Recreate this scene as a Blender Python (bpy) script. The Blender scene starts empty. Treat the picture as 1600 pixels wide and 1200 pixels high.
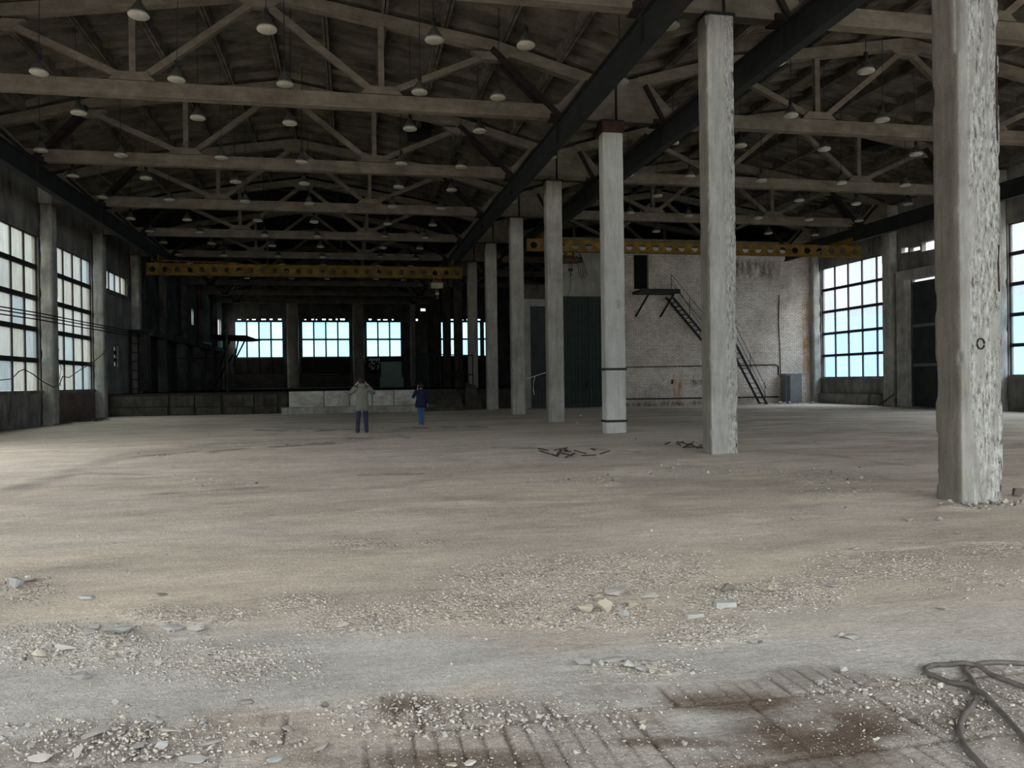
import bpy, bmesh, math, random
import numpy as np
from mathutils import Vector, Matrix

random.seed(7); rng = np.random.default_rng(11)
scn = bpy.context.scene
COL = scn.collection
R = math.radians

# ------------------------------------------------------------------ camera
F_PX, YAW, PITCH, ROLL, CAM_H = 1247.8, .1989, -.0042, .0134, 1.363
cam_d = bpy.data.cameras.new('camera'); cam = bpy.data.objects.new('camera', cam_d); COL.objects.link(cam)
cam_d.sensor_fit = 'HORIZONTAL'; cam_d.sensor_width = 36.0; cam_d.lens = 36.0*F_PX/1600.0
cam_d.clip_end = 1000; cam_d.clip_start = .05
cam.location = (0, 0, CAM_H)
cam.matrix_world = Matrix.Translation((0, 0, CAM_H)) @ Matrix.Rotation(-YAW, 4, 'Z') @ Matrix.Rotation(math.pi/2+PITCH, 4, 'X') @ Matrix.Rotation(-ROLL, 4, 'Z')
scn.camera = cam

def ray(x, y):
    """direction into the place of a point read off the photograph"""
    dx, dy = x-800., y-600.
    cr, sr = math.cos(ROLL), math.sin(ROLL)
    u = dx*cr-dy*sr; v = dx*sr+dy*cr
    r = u/F_PX; up = -v/F_PX
    cp, sp = math.cos(PITCH), math.sin(PITCH)
    Z = up*cp+sp; d = cp-up*sp
    c, s = math.cos(YAW), math.sin(YAW)
    return np.array([r*c+d*s, -r*s+d*c, Z])
def onZ(x, y, z=0.): r = ray(x, y); return Vector(r*((z-CAM_H)/r[2])+np.array([0, 0, CAM_H]))
def onY(x, y, Y): r = ray(x, y); return Vector(r*(Y/r[1])+np.array([0, 0, CAM_H]))
def onX(x, y, X): r = ray(x, y); return Vector(r*(X/r[0])+np.array([0, 0, CAM_H]))
def to_px(X, Y, Z):
    Z = Z-CAM_H; c, s = math.cos(YAW), math.sin(YAW); r = X*c-Y*s; d = X*s+Y*c
    cp, sp = math.cos(PITCH), math.sin(PITCH); u = Z*cp-d*sp; d2 = np.maximum(d*cp+Z*sp, .05)
    x = F_PX*r/d2; y = -F_PX*u/d2; cr, sr = math.cos(ROLL), math.sin(ROLL)
    return 800+x*cr+y*sr, 600-x*sr+y*cr

# ------------------------------------------------------------------ sky and exposure
scn.view_settings.view_transform = 'Standard'; scn.view_settings.look = 'None'
scn.view_settings.gamma = 1.0; scn.view_settings.exposure = 1.7
scn.view_settings.use_curve_mapping = False
SKY = 1.0
w = bpy.data.worlds.new('overcast_sky'); scn.world = w; w.use_nodes = True
nt = w.node_tree; nt.nodes.clear()
o_ = nt.nodes.new('ShaderNodeOutputWorld'); bg = nt.nodes.new('ShaderNodeBackground')
tc = nt.nodes.new('ShaderNodeTexCoord'); sp_ = nt.nodes.new('ShaderNodeSeparateXYZ'); cr_ = nt.nodes.new('ShaderNodeValToRGB')
nt.links.new(tc.outputs['Generated'], sp_.inputs[0]); nt.links.new(sp_.outputs['Z'], cr_.inputs[0])
nt.links.new(cr_.outputs[0], bg.inputs[0]); nt.links.new(bg.outputs[0], o_.inputs[0])
e = cr_.color_ramp.elements
e[0].position = 0.0; e[0].color = (.085, .094, .10, 1)
e[1].position = 1.0; e[1].color = (1, 1, 1, 1)
for p, c in ((.005, (.092, .10, .106, 1)), (.16, (.125, .133, .137, 1)), (.34, (.58, .595, .60, 1)), (.6, (.86, .87, .88, 1))):
    n = e.new(p); n.color = c
bg.inputs[1].default_value = 4.2*SKY
scn.cycles.max_bounces = 10; scn.cycles.diffuse_bounces = 7; scn.cycles.transparent_max_bounces = 12
scn.cycles.caustics_reflective = False; scn.cycles.caustics_refractive = False
scn.cycles.sample_clamp_indirect = 6.0

def portal(name, loc, rot, sx, sy):
    """guides the daylight that comes through an opening; gives no light of its own"""
    l = bpy.data.lights.new(name, 'AREA'); l.shape = 'RECTANGLE'; l.size = sx; l.size_y = sy; l.cycles.is_portal = True
    o = bpy.data.objects.new(name, l); o.location = loc; o.rotation_euler = rot; COL.objects.link(o)

# ------------------------------------------------------------------ main dimensions (metres)
XC = 6.604                      # axis of the free-standing column row
CL, HL = -1.98, 8.70            # centre and half span of the two aisles
CR, HR = 15.2, 8.45
XWL, XWR = -10.9, 23.9          # inner faces of the outer walls
Y0, S = 7.366, 6.0              # near face of the first column, bay length
HC = 7.95                       # column height = underside of the trusses
Y_END = 73.4; Y_OPEN = -10.5  # unseen near end left open, for daylight on the near floor
def frameY(k): return Y0+.25+S*k
def roof_z(u):
    """underside of the roof ribs at u = distance from the ridge as a share of the half span"""
    u = abs(u)
    return 10.72-(10.72-9.84)*u/.638 if u < .638 else 9.84-(9.84-8.98)*(u-.638)/.362

# ------------------------------------------------------------------ noise
def _h(i, j, k):
    n = (i*374761393+j*668265263+k*2147483647) & 0xffffffff
    n = ((n ^ (n >> 13))*1274126177) & 0xffffffff
    return ((n ^ (n >> 16)) & 0xffff)/65535.0
def vnoise(x, y, z=0.):
    x, y, z = np.broadcast_arrays(np.asarray(x, float), np.asarray(y, float), np.asarray(z, float))
    xi, yi, zi = [np.floor(a).astype(np.int64) for a in (x, y, z)]
    fx, fy, fz = x-xi, y-yi, z-zi
    fx, fy, fz = [a*a*(3-2*a) for a in (fx, fy, fz)]
    r = 0
    for a in (0, 1):
        for b in (0, 1):
            for c in (0, 1):
                r = r+_h(xi+a, yi+b, zi+c)*(fx if a else 1-fx)*(fy if b else 1-fy)*(fz if c else 1-fz)
    return r
def fbm(x, y, z=0., o=4):
    a, r, t = 1., 0., 0.
    for i in range(o):
        r = r+a*vnoise(x*2**i+17*i, y*2**i+5*i, z*2**i); t += a; a *= .5
    return r/t
def sstep(a, b, x): t = np.clip((x-a)/(b-a), 0, 1); return t*t*(3-2*t)

# ------------------------------------------------------------------ materials
MATS = {}
def new_mat(name):
    m = bpy.data.materials.new(name); m.use_nodes = True; MATS[name] = m
    t = m.node_tree; t.nodes.clear()
    out = t.nodes.new('ShaderNodeOutputMaterial'); b = t.nodes.new('ShaderNodeBsdfPrincipled')
    t.links.new(b.outputs[0], out.inputs[0]); b.inputs['Specular IOR Level'].default_value = .25
    return m, t, b
def N(t, k, **kw):
    n = t.nodes.new('ShaderNode'+k)
    for a, v in kw.items():
        if a in n.inputs: n.inputs[a].default_value = v
        else: setattr(n, a, v)
    return n
def ramp(t, src, stops, interp='LINEAR'):
    n = t.nodes.new('ShaderNodeValToRGB'); n.color_ramp.interpolation = interp
    e = n.color_ramp.elements
    e[0].position, e[0].color = stops[0][0], (*stops[0][1], 1) if len(stops[0][1]) == 3 else stops[0][1]
    e[1].position, e[1].color = stops[-1][0], (*stops[-1][1], 1)
    for p, c in stops[1:-1]: q = e.new(p); q.color = (*c, 1)
    t.links.new(src, n.inputs[0]); return n.outputs[0]
def mix(t, fac, a, b, mode='MIX'):
    n = t.nodes.new('ShaderNodeMix'); n.data_type = 'RGBA'; n.blend_type = mode
    for i, v in ((0, fac), (6, a), (7, b)):
        if hasattr(v, 'links'): t.links.new(v, n.inputs[i])
        else: n.inputs[i].default_value = (*v, 1) if isinstance(v, tuple) and len(v) == 3 else v
    return n.outputs[2]
def coords(t, scale=(1, 1, 1), space='Object', rnd=False):
    tc = N(t, 'TexCoord'); mp = N(t, 'Mapping'); mp.inputs['Scale'].default_value = scale
    t.links.new(tc.outputs[space], mp.inputs[0])
    if rnd:
        oi = N(t, 'ObjectInfo'); m = N(t, 'Math', operation='MULTIPLY'); m.inputs[1].default_value = 53.0
        t.links.new(oi.outputs['Random'], m.inputs[0]); cb = N(t, 'CombineXYZ')
        for i in range(3): t.links.new(m.outputs[0], cb.inputs[i])
        t.links.new(cb.outputs[0], mp.inputs['Location'])
    return mp.outputs[0]
def noise(t, vec, scale, detail=4, rough=.6):
    n = N(t, 'TexNoise', Scale=scale, Detail=detail, Roughness=rough); t.links.new(vec, n.inputs['Vector']); return n.outputs[0]
def bump(t, b, h, strength, dist=.02):
    n = N(t, 'Bump', Strength=strength, Distance=dist); t.links.new(h, n.inputs['Height']); t.links.new(n.outputs[0], b.inputs['Normal'])

def simple(name, c, rough=.7, metal=0., var=.15, scale=6, bmp=.1):
    m, t, b = new_mat(name); v = coords(t, rnd=True)
    f = noise(t, v, scale)
    col = ramp(t, f, ((.3, tuple(x*(1-var) for x in c)), (.7, tuple(min(1, x*(1+var)) for x in c))))
    t.links.new(col, b.inputs['Base Color']); b.inputs['Roughness'].default_value = rough; b.inputs['Metallic'].default_value = metal
    if bmp: bump(t, b, noise(t, v, scale*4), bmp, .01)
    return m
def concrete(name, light, dark, streak=.5, scale=1.5, bmp=.35, stain=None, stain_amt=.5, stretch=(2.5, 2.5, .5), chips=0., chipcol=(.1, .095, .09), lines=0.):
    m, t, b = new_mat(name)
    v = coords(t, (1, 1, 1), rnd=True); vs = coords(t, stretch, rnd=True)
    base = ramp(t, noise(t, v, scale, 6, .65), ((.32, dark), (.68, light)))
    st = ramp(t, noise(t, vs, 2.2, 6, .7), ((.35, (.45, .44, .42)), (.62, (1, 1, 1))))
    col = mix(t, streak, base, st, 'MULTIPLY')
    if stain:
        f = ramp(t, noise(t, vs, 1.1, 5, .6), ((.55, (0, 0, 0)), (.75, (stain_amt,)*3)))
        col = mix(t, f, col, stain)
    h = noise(t, v, 22, 5, .7)
    if chips:
        f = ramp(t, noise(t, vs, 9, 3, .8), ((.60, (0, 0, 0)), (.66, (chips,)*3)))
        col = mix(t, f, col, chipcol)
    t.links.new(col, b.inputs['Base Color']); b.inputs['Roughness'].default_value = .95; b.inputs['Specular IOR Level'].default_value = 0
    bump(t, b, h, bmp, .02)
    return m
M_COL = concrete('column_concrete', (.44, .42, .385), (.28, .265, .24), .55, 1.3, .4, chips=.5, stain=(.22, .19, .16), stain_amt=.45, stretch=(5, 5, .6))
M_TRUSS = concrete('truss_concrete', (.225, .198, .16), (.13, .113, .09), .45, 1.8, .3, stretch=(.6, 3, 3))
M_WALL = concrete('wall_concrete', (.36, .345, .32), (.15, .145, .135), .7, .7, .4, chips=.3, stretch=(1.5, 1.5, .35))
M_DARKWALL = concrete('dark_wall_concrete', (.20, .195, .18), (.075, .073, .068), .6, .8, .4, stretch=(1.5, 1.5, .4))  # darker concrete for the far walls, far pillars and canopy
M_PILLAR = concrete('wall_pillar_concrete', (.56, .55, .51), (.28, .27, .25), .6, 1.2, .4, chips=.4, stretch=(4, 4, .5))
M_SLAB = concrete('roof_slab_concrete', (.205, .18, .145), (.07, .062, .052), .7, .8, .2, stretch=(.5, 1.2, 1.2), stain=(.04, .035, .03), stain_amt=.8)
M_FARROOF = simple('far_slab_black', (.018, .017, .016), .95, var=.4, scale=1)  # near-black for the roof slabs of the far bays
M_PLASTER = concrete('old_plaster', (.34, .33, .30), (.22, .21, .19), .3, .9, .2)
M_KERB = concrete('whitewashed_block', (.80, .78, .71), (.46, .44, .40), .6, 2.2, .5, chips=.7, chipcol=(.2, .17, .14), stretch=(1.2, 1, 2.5))
M_FARP = concrete('far_pillar_concrete', (.42, .38, .33), (.24, .215, .185), .5, 1.2, .3)
M_DECK = concrete('platform_top', (.06, .055, .05), (.03, .028, .025), .4, 1.4, .2)
M_SLITW = concrete('lit_wall_concrete', (.52, .51, .48), (.28, .27, .25), .6, .8, .4, chips=.4, stretch=(1.5, 1.5, .5))
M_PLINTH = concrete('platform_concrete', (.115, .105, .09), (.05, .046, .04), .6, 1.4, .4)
M_STEEL = simple('dark_steel', (.022, .024, .024), .55, .3, .3)
M_RAIL = simple('rail_steel', (.016, .017, .017), .85, 0, .35, 2)
M_RUST = simple('rusty_steel', (.06, .034, .024), .8, .1, .45, 9)
M_HANGER = simple('hanger_steel', (.018, .013, .012), .85, 0, .4, 5)
M_YEL = concrete('yellow_paint', (.30, .19, .045), (.11, .07, .03), .5, 2.5, .1, stretch=(1, 3, 3), stain=(.09, .035, .02), stain_amt=.8)
M_CREAM = simple('cream_paint', (.45, .42, .30), .6, 0, .3, 6)
M_GREEN = simple('gate_green', (.022, .034, .028), .6, .1, .3, 3)
M_GATE = simple('gate_dark', (.035, .04, .042), .6, .1, .3, 2)
M_WIN = simple('window_bar_paint', (.03, .022, .024), .7, 0, .4, 5)
M_CABI = simple('cabinet_grey', (.17, .18, .185), .5, .2, .12, 3)
M_LAMP = simple('lamp_shade_metal', (.10, .10, .09), .5, .4, .3, 9)
M_LENS = simple('lamp_lens', (.36, .345, .28), .35, 0, .12, 9, 0)
M_HOSE = simple('hose_rubber', (.10, .088, .078), .6, 0, .3, 20)
M_CABLE = simple('cable_black', (.02, .02, .022), .6)
M_STRING = simple('white_string', (.75, .75, .7), .8)
M_TEAL = simple('teal_board', (.30, .46, .42), .6, 0, .15, 1.5)
M_WOOD = concrete('dark_boards', (.13, .11, .085), (.05, .042, .034), .4, 2, .3, stretch=(.4, 1, 8))
M_BLACK = simple('black_void_paint', (.008, .008, .008), .95)
M_PAINTW = simple('white_mark', (.7, .7, .68), .8)
M_MARK = simple('grey_mark', (.14, .14, .13), .8)
M_DEBRIS = simple('dark_scrap', (.05, .045, .04), .85, 0, .5, 8)

# worn faces of the two big columns: rough exposed aggregate in vertical bands
def worn(name, light, dark, x0, x1, amt):
    m, t, b = new_mat(name)
    v = coords(t); vs = coords(t, (7, 7, .9)); vf = coords(t, (26, 26, 7))
    base = ramp(t, noise(t, v, 1.2, 6, .65), ((.3, dark), (.7, light)))
    st = ramp(t, noise(t, vs, 1.6, 6, .7), ((.36, (.5, .48, .45)), (.6, (1, 1, 1))))
    col = mix(t, .6, base, st, 'MULTIPLY')
    tc = N(t, 'TexCoord'); sx = N(t, 'SeparateXYZ'); t.links.new(tc.outputs['Object'], sx.inputs[0])
    a = N(t, 'MapRange', interpolation_type='SMOOTHSTEP'); a.inputs[1].default_value = x0; a.inputs[2].default_value = x0+.07
    t.links.new(sx.outputs['X'], a.inputs[0])
    c2 = N(t, 'MapRange', interpolation_type='SMOOTHSTEP'); c2.inputs[1].default_value = x1; c2.inputs[2].default_value = x1+.04; c2.inputs[3].default_value = 1; c2.inputs[4].default_value = 0
    t.links.new(sx.outputs['X'], c2.inputs[0])
    mm = N(t, 'Math', operation='MULTIPLY'); t.links.new(a.outputs[0], mm.inputs[0]); t.links.new(c2.outputs[0], mm.inputs[1])
    patch = ramp(t, noise(t, vs, 1.0, 4, .6), ((.38, (0, 0, 0)), (.52, (1, 1, 1))))
    m2 = N(t, 'Math', operation='MULTIPLY'); t.links.new(mm.outputs[0], m2.inputs[0]); t.links.new(patch, m2.inputs[1])
    agg = noise(t, vf, 1.0, 5, .8)
    aggc = ramp(t, agg, ((.38, (.05, .048, .044)), (.45, (.24, .235, .22)), (.60, (.52, .52, .50))))
    col = mix(t, m2.outputs[0], col, mix(t, amt, col, aggc))
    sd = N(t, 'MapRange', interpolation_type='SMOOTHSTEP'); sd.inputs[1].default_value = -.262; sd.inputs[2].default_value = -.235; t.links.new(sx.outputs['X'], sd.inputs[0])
    col = mix(t, sd.outputs[0], mix(t, 1., col, (.66, .62, .57), 'MULTIPLY'), mix(t, 1., col, (1.16, 1.17, 1.16), 'MULTIPLY'))  # side face darkened, front lightened: shade painted in besides the pale coating
    ms = N(t, 'MapRange', interpolation_type='SMOOTHSTEP'); ms.inputs[1].default_value = .13; ms.inputs[2].default_value = .22; t.links.new(sx.outputs['X'], ms.inputs[0])
    pit = ramp(t, noise(t, coords(t, (9, 9, 2.6)), 1.6, 5, .8), ((.56, (0, 0, 0)), (.60, (1, 1, 1))))
    m5 = N(t, 'Math', operation='MULTIPLY'); t.links.new(ms.outputs[0], m5.inputs[0]); t.links.new(pit, m5.inputs[1])
    col = mix(t, m5.outputs[0], col, (.03, .03, .028))
    t.links.new(col, b.inputs['Base Color']); b.inputs['Roughness'].default_value = .92
    h = mix(t, m2.outputs[0], noise(t, v, 18, 5, .7), agg)
    bump(t, b, h, .7, .03)
    return m
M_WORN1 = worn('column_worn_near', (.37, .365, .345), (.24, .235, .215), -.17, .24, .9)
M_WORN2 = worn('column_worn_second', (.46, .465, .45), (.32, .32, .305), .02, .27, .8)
M_PALE = concrete('column_pale_paint', (.55, .565, .545), (.43, .435, .41), .4, 1.0, .2, stretch=(4, 4, .6))

def brick(name, c1, c2, mortar, axis='XZ', rust=True):
    m, t, b = new_mat(name)
    tc = N(t, 'TexCoord'); sx = N(t, 'SeparateXYZ'); cb = N(t, 'CombineXYZ')
    t.links.new(tc.outputs['Object'], sx.inputs[0])
    t.links.new(sx.outputs[axis[0]], cb.inputs[0]); t.links.new(sx.outputs['Z'], cb.inputs[1])
    br = N(t, 'TexBrick', Scale=1.0); br.inputs['Color1'].default_value = (*c1, 1); br.inputs['Color2'].default_value = (*c2, 1); br.inputs['Mortar'].default_value = (*mortar, 1)
    br.inputs['Mortar Size'].default_value = .012; br.inputs['Brick Width'].default_value = .24; br.inputs['Row Height'].default_value = .078; br.inputs['Bias'].default_value = -.1
    t.links.new(cb.outputs[0], br.inputs['Vector'])
    v = coords(t); vs = coords(t, (1, 1, .35))
    st = ramp(t, noise(t, v, .35, 6, .7), ((.36, (.42, .39, .37)), (.6, (1, 1, 1))))
    col = mix(t, .75, br.outputs[0], st, 'MULTIPLY')
    sp = ramp(t, noise(t, v, 7, 4, .8), ((.34, (.4, .36, .34)), (.5, (1, 1, 1)), (.7, (1.0, 1.0, 1.0))))
    col = mix(t, .6, col, sp, 'MULTIPLY')
    if rust:
        f = None
        for cx, cz, wx, wz in ((23.2, 3.2, .28, 2.9), (16.1, .9, .35, .9), (22.3, 1.0, .5, .5), (17.2, 1.15, 1.0, .2), (15.2, .05, 6., .22), (19.8, 6.9, 2.8, .7)):
            def box(out, c, r):
                s = N(t, 'Math', operation='SUBTRACT'); s.inputs[1].default_value = c; t.links.new(out, s.inputs[0])
                a = N(t, 'Math', operation='ABSOLUTE'); t.links.new(s.outputs[0], a.inputs[0])
                g = N(t, 'MapRange', interpolation_type='SMOOTHSTEP'); g.inputs[1].default_value = r*.3; g.inputs[2].default_value = r; g.inputs[3].default_value = 1; g.inputs[4].default_value = 0
                t.links.new(a.outputs[0], g.inputs[0]); return g.outputs[0]
            k = N(t, 'Math', operation='MULTIPLY'); t.links.new(box(sx.outputs['X'], cx, wx), k.inputs[0]); t.links.new(box(sx.outputs['Z'], cz, wz), k.inputs[1])
            nf = ramp(t, noise(t, vs, 4, 4, .7), ((.38, (0, 0, 0)), (.6, (1, 1, 1))))
            k2 = N(t, 'Math', operation='MULTIPLY'); t.links.new(k.outputs[0], k2.inputs[0]); t.links.new(nf, k2.inputs[1])
            col = mix(t, k2.outputs[0], col, (.36, .19, .07) if cz > .5 and wx < .4 else (.13, .095, .075))
    t.links.new(col, b.inputs['Base Color']); b.inputs['Roughness'].default_value = .9
    bump(t, b, br.outputs['Fac'], -.5, .01)
    return m
M_BRICK = brick('whitewashed_brick', (.84, .77, .69), (.70, .62, .55), (.36, .31, .28))
M_BRICKR = brick('dark_red_brick', (.24, .17, .145), (.18, .14, .125), (.17, .155, .145), 'YZ', False)

def glass(name, tint, dust, amt, var):
    m, t, b = new_mat(name); out = [n for n in t.nodes if n.type == 'OUTPUT_MATERIAL'][0]
    at = N(t, 'Attribute', attribute_name='Col')
    tr = N(t, 'BsdfTransparent'); tl = N(t, 'BsdfTranslucent'); df = N(t, 'BsdfDiffuse')
    v = coords(t, (1, 1, .25)); s = ramp(t, noise(t, v, 5, 5, .7), ((.3, (1-var,)*3), (.7, (1, 1, 1))))
    c = mix(t, 1., at.outputs[0], s, 'MULTIPLY')
    t.links.new(mix(t, 1., c, tint, 'MULTIPLY'), tr.inputs[0]); t.links.new(mix(t, 1., c, dust, 'MULTIPLY'), tl.inputs[0])
    df.inputs[0].default_value = (.2, .2, .19, 1)
    mx = N(t, 'MixShader'); mx.inputs[0].default_value = amt; t.links.new(tr.outputs[0], mx.inputs[1]); t.links.new(tl.outputs[0], mx.inputs[2])
    gl = N(t, 'BsdfGlossy', Roughness=.12); m3 = N(t, 'MixShader'); m3.inputs[0].default_value = .03
    t.links.new(mx.outputs[0], m3.inputs[1]); t.links.new(gl.outputs[0], m3.inputs[2]); t.links.new(m3.outputs[0], out.inputs[0])
    return m
M_GLASSL = glass('dusty_glass', (.46, .49, .47), (.135, .14, .13), .5, .35)
M_GLASSR = glass('clear_dirty_glass', (.70, .74, .78), (.22, .24, .25), .25, .12)
M_GLASSF = glass('cyan_tinted_glass', (.46, .80, .92), (.6, .8, .85), .15, .10)

# floor: colour comes from the ground's own dust, gravel and stains stored per vertex
def floor_material():
    m, t, b = new_mat('dusty_ground')
    at = N(t, 'Attribute', attribute_name='Col'); gr = N(t, 'Attribute', attribute_name='gravel')
    v = coords(t); vl = coords(t, (.6, 1.6, 1))
    f = ramp(t, noise(t, vl, 1.4, 8, .75), ((.3, (.74, .73, .72)), (.7, (1.18, 1.17, 1.15))))
    f2 = ramp(t, noise(t, v, 34, 6, .75), ((.3, (.66, .66, .66)), (.68, (1.22, 1.22, 1.22))))
    vo = N(t, 'TexVoronoi', Scale=38.0); t.links.new(v, vo.inputs['Vector'])
    spk = ramp(t, vo.outputs['Color'], ((0, (.62, .61, .6)), (.5, (1, 1, 1)), (1, (1.35, 1.34, 1.3))))
    col = mix(t, 1., at.outputs[0], f, 'MULTIPLY'); col = mix(t, .75, col, f2, 'MULTIPLY')
    f3 = ramp(t, noise(t, v, 130, 3, .8), ((.34, (.62, .61, .60)), (.5, (1, 1, 1)), (.66, (1.3, 1.3, 1.28))))
    col = mix(t, .6, col, f3, 'MULTIPLY')
    f4 = ramp(t, noise(t, coords(t, (1.2, 5, 1)), 3.2, 8, .8), ((.36, (.72, .70, .68)), (.52, (1, 1, 1)), (.7, (1.1, 1.1, 1.1))))
    col = mix(t, .6, col, f4, 'MULTIPLY')
    gm = N(t, 'Math', operation='MULTIPLY'); gm.inputs[1].default_value = .9; t.links.new(gr.outputs['Fac'], gm.inputs[0])
    col = mix(t, gm.outputs[0], col, mix(t, 1., col, spk, 'MULTIPLY'))
    t.links.new(col, b.inputs['Base Color']); b.inputs['Roughness'].default_value = .95; b.inputs['Specular IOR Level'].default_value = 0
    inv = N(t, 'Math', operation='SUBTRACT'); inv.inputs[0].default_value = 1; t.links.new(vo.outputs['Distance'], inv.inputs[1])
    g2 = N(t, 'Math', operation='MULTIPLY'); t.links.new(inv.outputs[0], g2.inputs[0]); t.links.new(gr.outputs['Fac'], g2.inputs[1])
    h1 = noise(t, v, 45, 6, .75); h2 = noise(t, vl, 7, 6, .7)
    a1 = N(t, 'Math', operation='ADD'); t.links.new(g2.outputs[0], a1.inputs[0]); t.links.new(h1, a1.inputs[1])
    a2 = N(t, 'Math', operation='ADD'); t.links.new(a1.outputs[0], a2.inputs[0]); t.links.new(h2, a2.inputs[1])
    bump(t, b, a2.outputs[0], .8, .022)
    return m
M_FLOOR = floor_material()
def stone_mat(name, a, c):
    m, t, b = new_mat(name); oi = N(t, 'ObjectInfo'); v = coords(t)
    tc = N(t, 'NewGeometry')
    isl = mix(t, 1., ramp(t, tc.outputs['Random Per Island'], ((0, a), (.5, tuple((x+y)/2 for x, y in zip(a, c))), (.93, c), (1, (.62, .60, .55)))), ramp(t, oi.outputs['Random'], ((0, (.8, .78, .76)), (1, (1.12, 1.12, 1.12)))), 'MULTIPLY')
    col = mix(t, .6, isl, ramp(t, noise(t, v, 30, 5, .7), ((.3, (.7, .7, .7)), (.7, (1.1, 1.1, 1.1)))), 'MULTIPLY')
    t.links.new(col, b.inputs['Base Color']); b.inputs['Roughness'].default_value = .93
    bump(t, b, noise(t, v, 60, 4, .7), .3, .006)
    return m
M_STONE = stone_mat('rubble_stone', (.30, .285, .265), (.50, .48, .44))
M_GRAV = stone_mat('gravel_stone', (.40, .375, .335), (.60, .57, .52))
M_STONEG = stone_mat('grey_rubble', (.29, .29, .28), (.40, .40, .385))
M_STONEY = stone_mat('yellowish_rubble', (.42, .38, .30), (.50, .46, .37))
M_STONED = stone_mat('dark_rubble', (.13, .115, .10), (.2, .18, .16))
M_GROUND = simple('yard_ground', (.22, .21, .19), .95, 0, .3, .3)
M_FACADE = simple('pale_blue_facade', (.28, .42, .54), .9, 0, .1, .1, 0)

# ------------------------------------------------------------------ mesh helpers
class MB:
    def __init__(s): s.v = []; s.f = []
    def add(s, vs, fs):
        n = len(s.v); s.v += [tuple(p) for p in vs]; s.f += [tuple(i+n for i in f) for f in fs]; return s
    def box(s, x0, x1, y0, y1, z0, z1):
        return s.add([(x0, y0, z0), (x1, y0, z0), (x1, y1, z0), (x0, y1, z0), (x0, y0, z1), (x1, y0, z1), (x1, y1, z1), (x0, y1, z1)],
                     [(0, 3, 2, 1), (4, 5, 6, 7), (0, 1, 5, 4), (1, 2, 6, 5), (2, 3, 7, 6), (3, 0, 4, 7)])
    def beam(s, p, q, w, h, up=(0, 0, 1)):
        p, q, up = Vector(p), Vector(q), Vector(up); d = (q-p).normalized()
        a = d.cross(up)
        if a.length < 1e-4: a = d.cross(Vector((0, 1, 0)))
        a.normalize(); b = a.cross(d).normalized()
        vs = [c+a*i*w/2+b*j*h/2 for c in (p, q) for i, j in ((-1, -1), (1, -1), (1, 1), (-1, 1))]
        return s.add(vs, [(0, 1, 2, 3), (7, 6, 5, 4), (0, 4, 5, 1), (1, 5, 6, 2), (2, 6, 7, 3), (3, 7, 4, 0)])
    def prism(s, pts, y0, y1):
        n = len(pts); vs = [(x, y0, z) for x, z in pts]+[(x, y1, z) for x, z in pts]
        return s.add(vs, [tuple(range(n)), tuple(range(2*n-1, n-1, -1))]+[(i, i+n, (i+1) % n+n, (i+1) % n) for i in range(n)])
    def tube(s, pts, r, n=8):
        pts = [Vector(p) for p in pts]; rings = []
        up = Vector((0, 0, 1))
        for i, p in enumerate(pts):
            d = (pts[min(i+1, len(pts)-1)]-pts[max(i-1, 0)]).normalized()
            a = d.cross(up)
            if a.length < .05: a = d.cross(Vector((1, 0, 0)))
            a.normalize(); b = a.cross(d)
            rr = r[i] if isinstance(r, (list, tuple)) else r
            rings.append([p+(a*math.cos(2*math.pi*k/n)+b*math.sin(2*math.pi*k/n))*rr for k in range(n)])
        vs = [q for rg in rings for q in rg]; m = len(rings)
        fs = [(i*n+k, i*n+(k+1) % n, (i+1)*n+(k+1) % n, (i+1)*n+k) for i in range(m-1) for k in range(n)]
        fs += [tuple(range(n-1, -1, -1)), tuple((m-1)*n+k for k in range(n))]
        return s.add(vs, fs)
    def loft(s, rings, n=14, cap=True):
        """rings: (centre, rx, ry) ellipses in the horizontal plane"""
        vs = []
        for c, rx, ry in rings:
            for k in range(n):
                a = 2*math.pi*k/n; vs.append((c[0]+rx*math.cos(a), c[1]+ry*math.sin(a), c[2]))
        m = len(rings)
        fs = [(i*n+k, i*n+(k+1) % n, (i+1)*n+(k+1) % n, (i+1)*n+k) for i in range(m-1) for k in range(n)]
        if cap: fs += [tuple(range(n-1, -1, -1)), tuple((m-1)*n+k for k in range(n))]
        return s.add(vs, fs)
    def lathe(s, prof, n=20, c=(0, 0, 0), cap=True):
        return s.loft([((c[0], c[1], c[2]+z), r, r) for r, z in prof], n, cap)
    def build(s, name, m, parent=None, smooth=False):
        me = bpy.data.meshes.new(name)
        off = Vector((0, 0, 0))
        if parent is not None and parent.get('_w', 0): off = Vector(parent['_o'])
        me.from_pydata([tuple(Vector(p)-off) for p in s.v], [], s.f); me.update()
        bm = bmesh.new(); bm.from_mesh(me); bmesh.ops.recalc_face_normals(bm, faces=bm.faces); bm.to_mesh(me); bm.free()
        if smooth:
            for p in me.polygons: p.use_smooth = True
        me.materials.append(m)
        o = bpy.data.objects.new(name, me); COL.objects.link(o)
        if parent is not None: o.parent = parent
        return o
def tag(o, label=None, cat=None, group=None, kind=None):
    if label: o['label'] = label
    if cat: o['category'] = cat
    if group: o['group'] = group
    if kind: o['kind'] = kind
    return o
def root(name, loc, label=None, cat=None, group=None, kind='thing', world=True):
    """Empty at the thing's base; its parts are built in world coordinates (world=True) or around the base"""
    o = bpy.data.objects.new(name, None); o.location = loc; COL.objects.link(o); o.empty_display_size = .2
    if world: o['_w'] = 1; o['_o'] = tuple(loc)
    return tag(o, label, cat, group, kind)
def place(o, loc):
    """move a mesh built in world coordinates so that its origin sits at its base"""
    d = Vector(loc)
    o.data.transform(Matrix.Translation(-d)); o.location = d; return o
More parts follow.
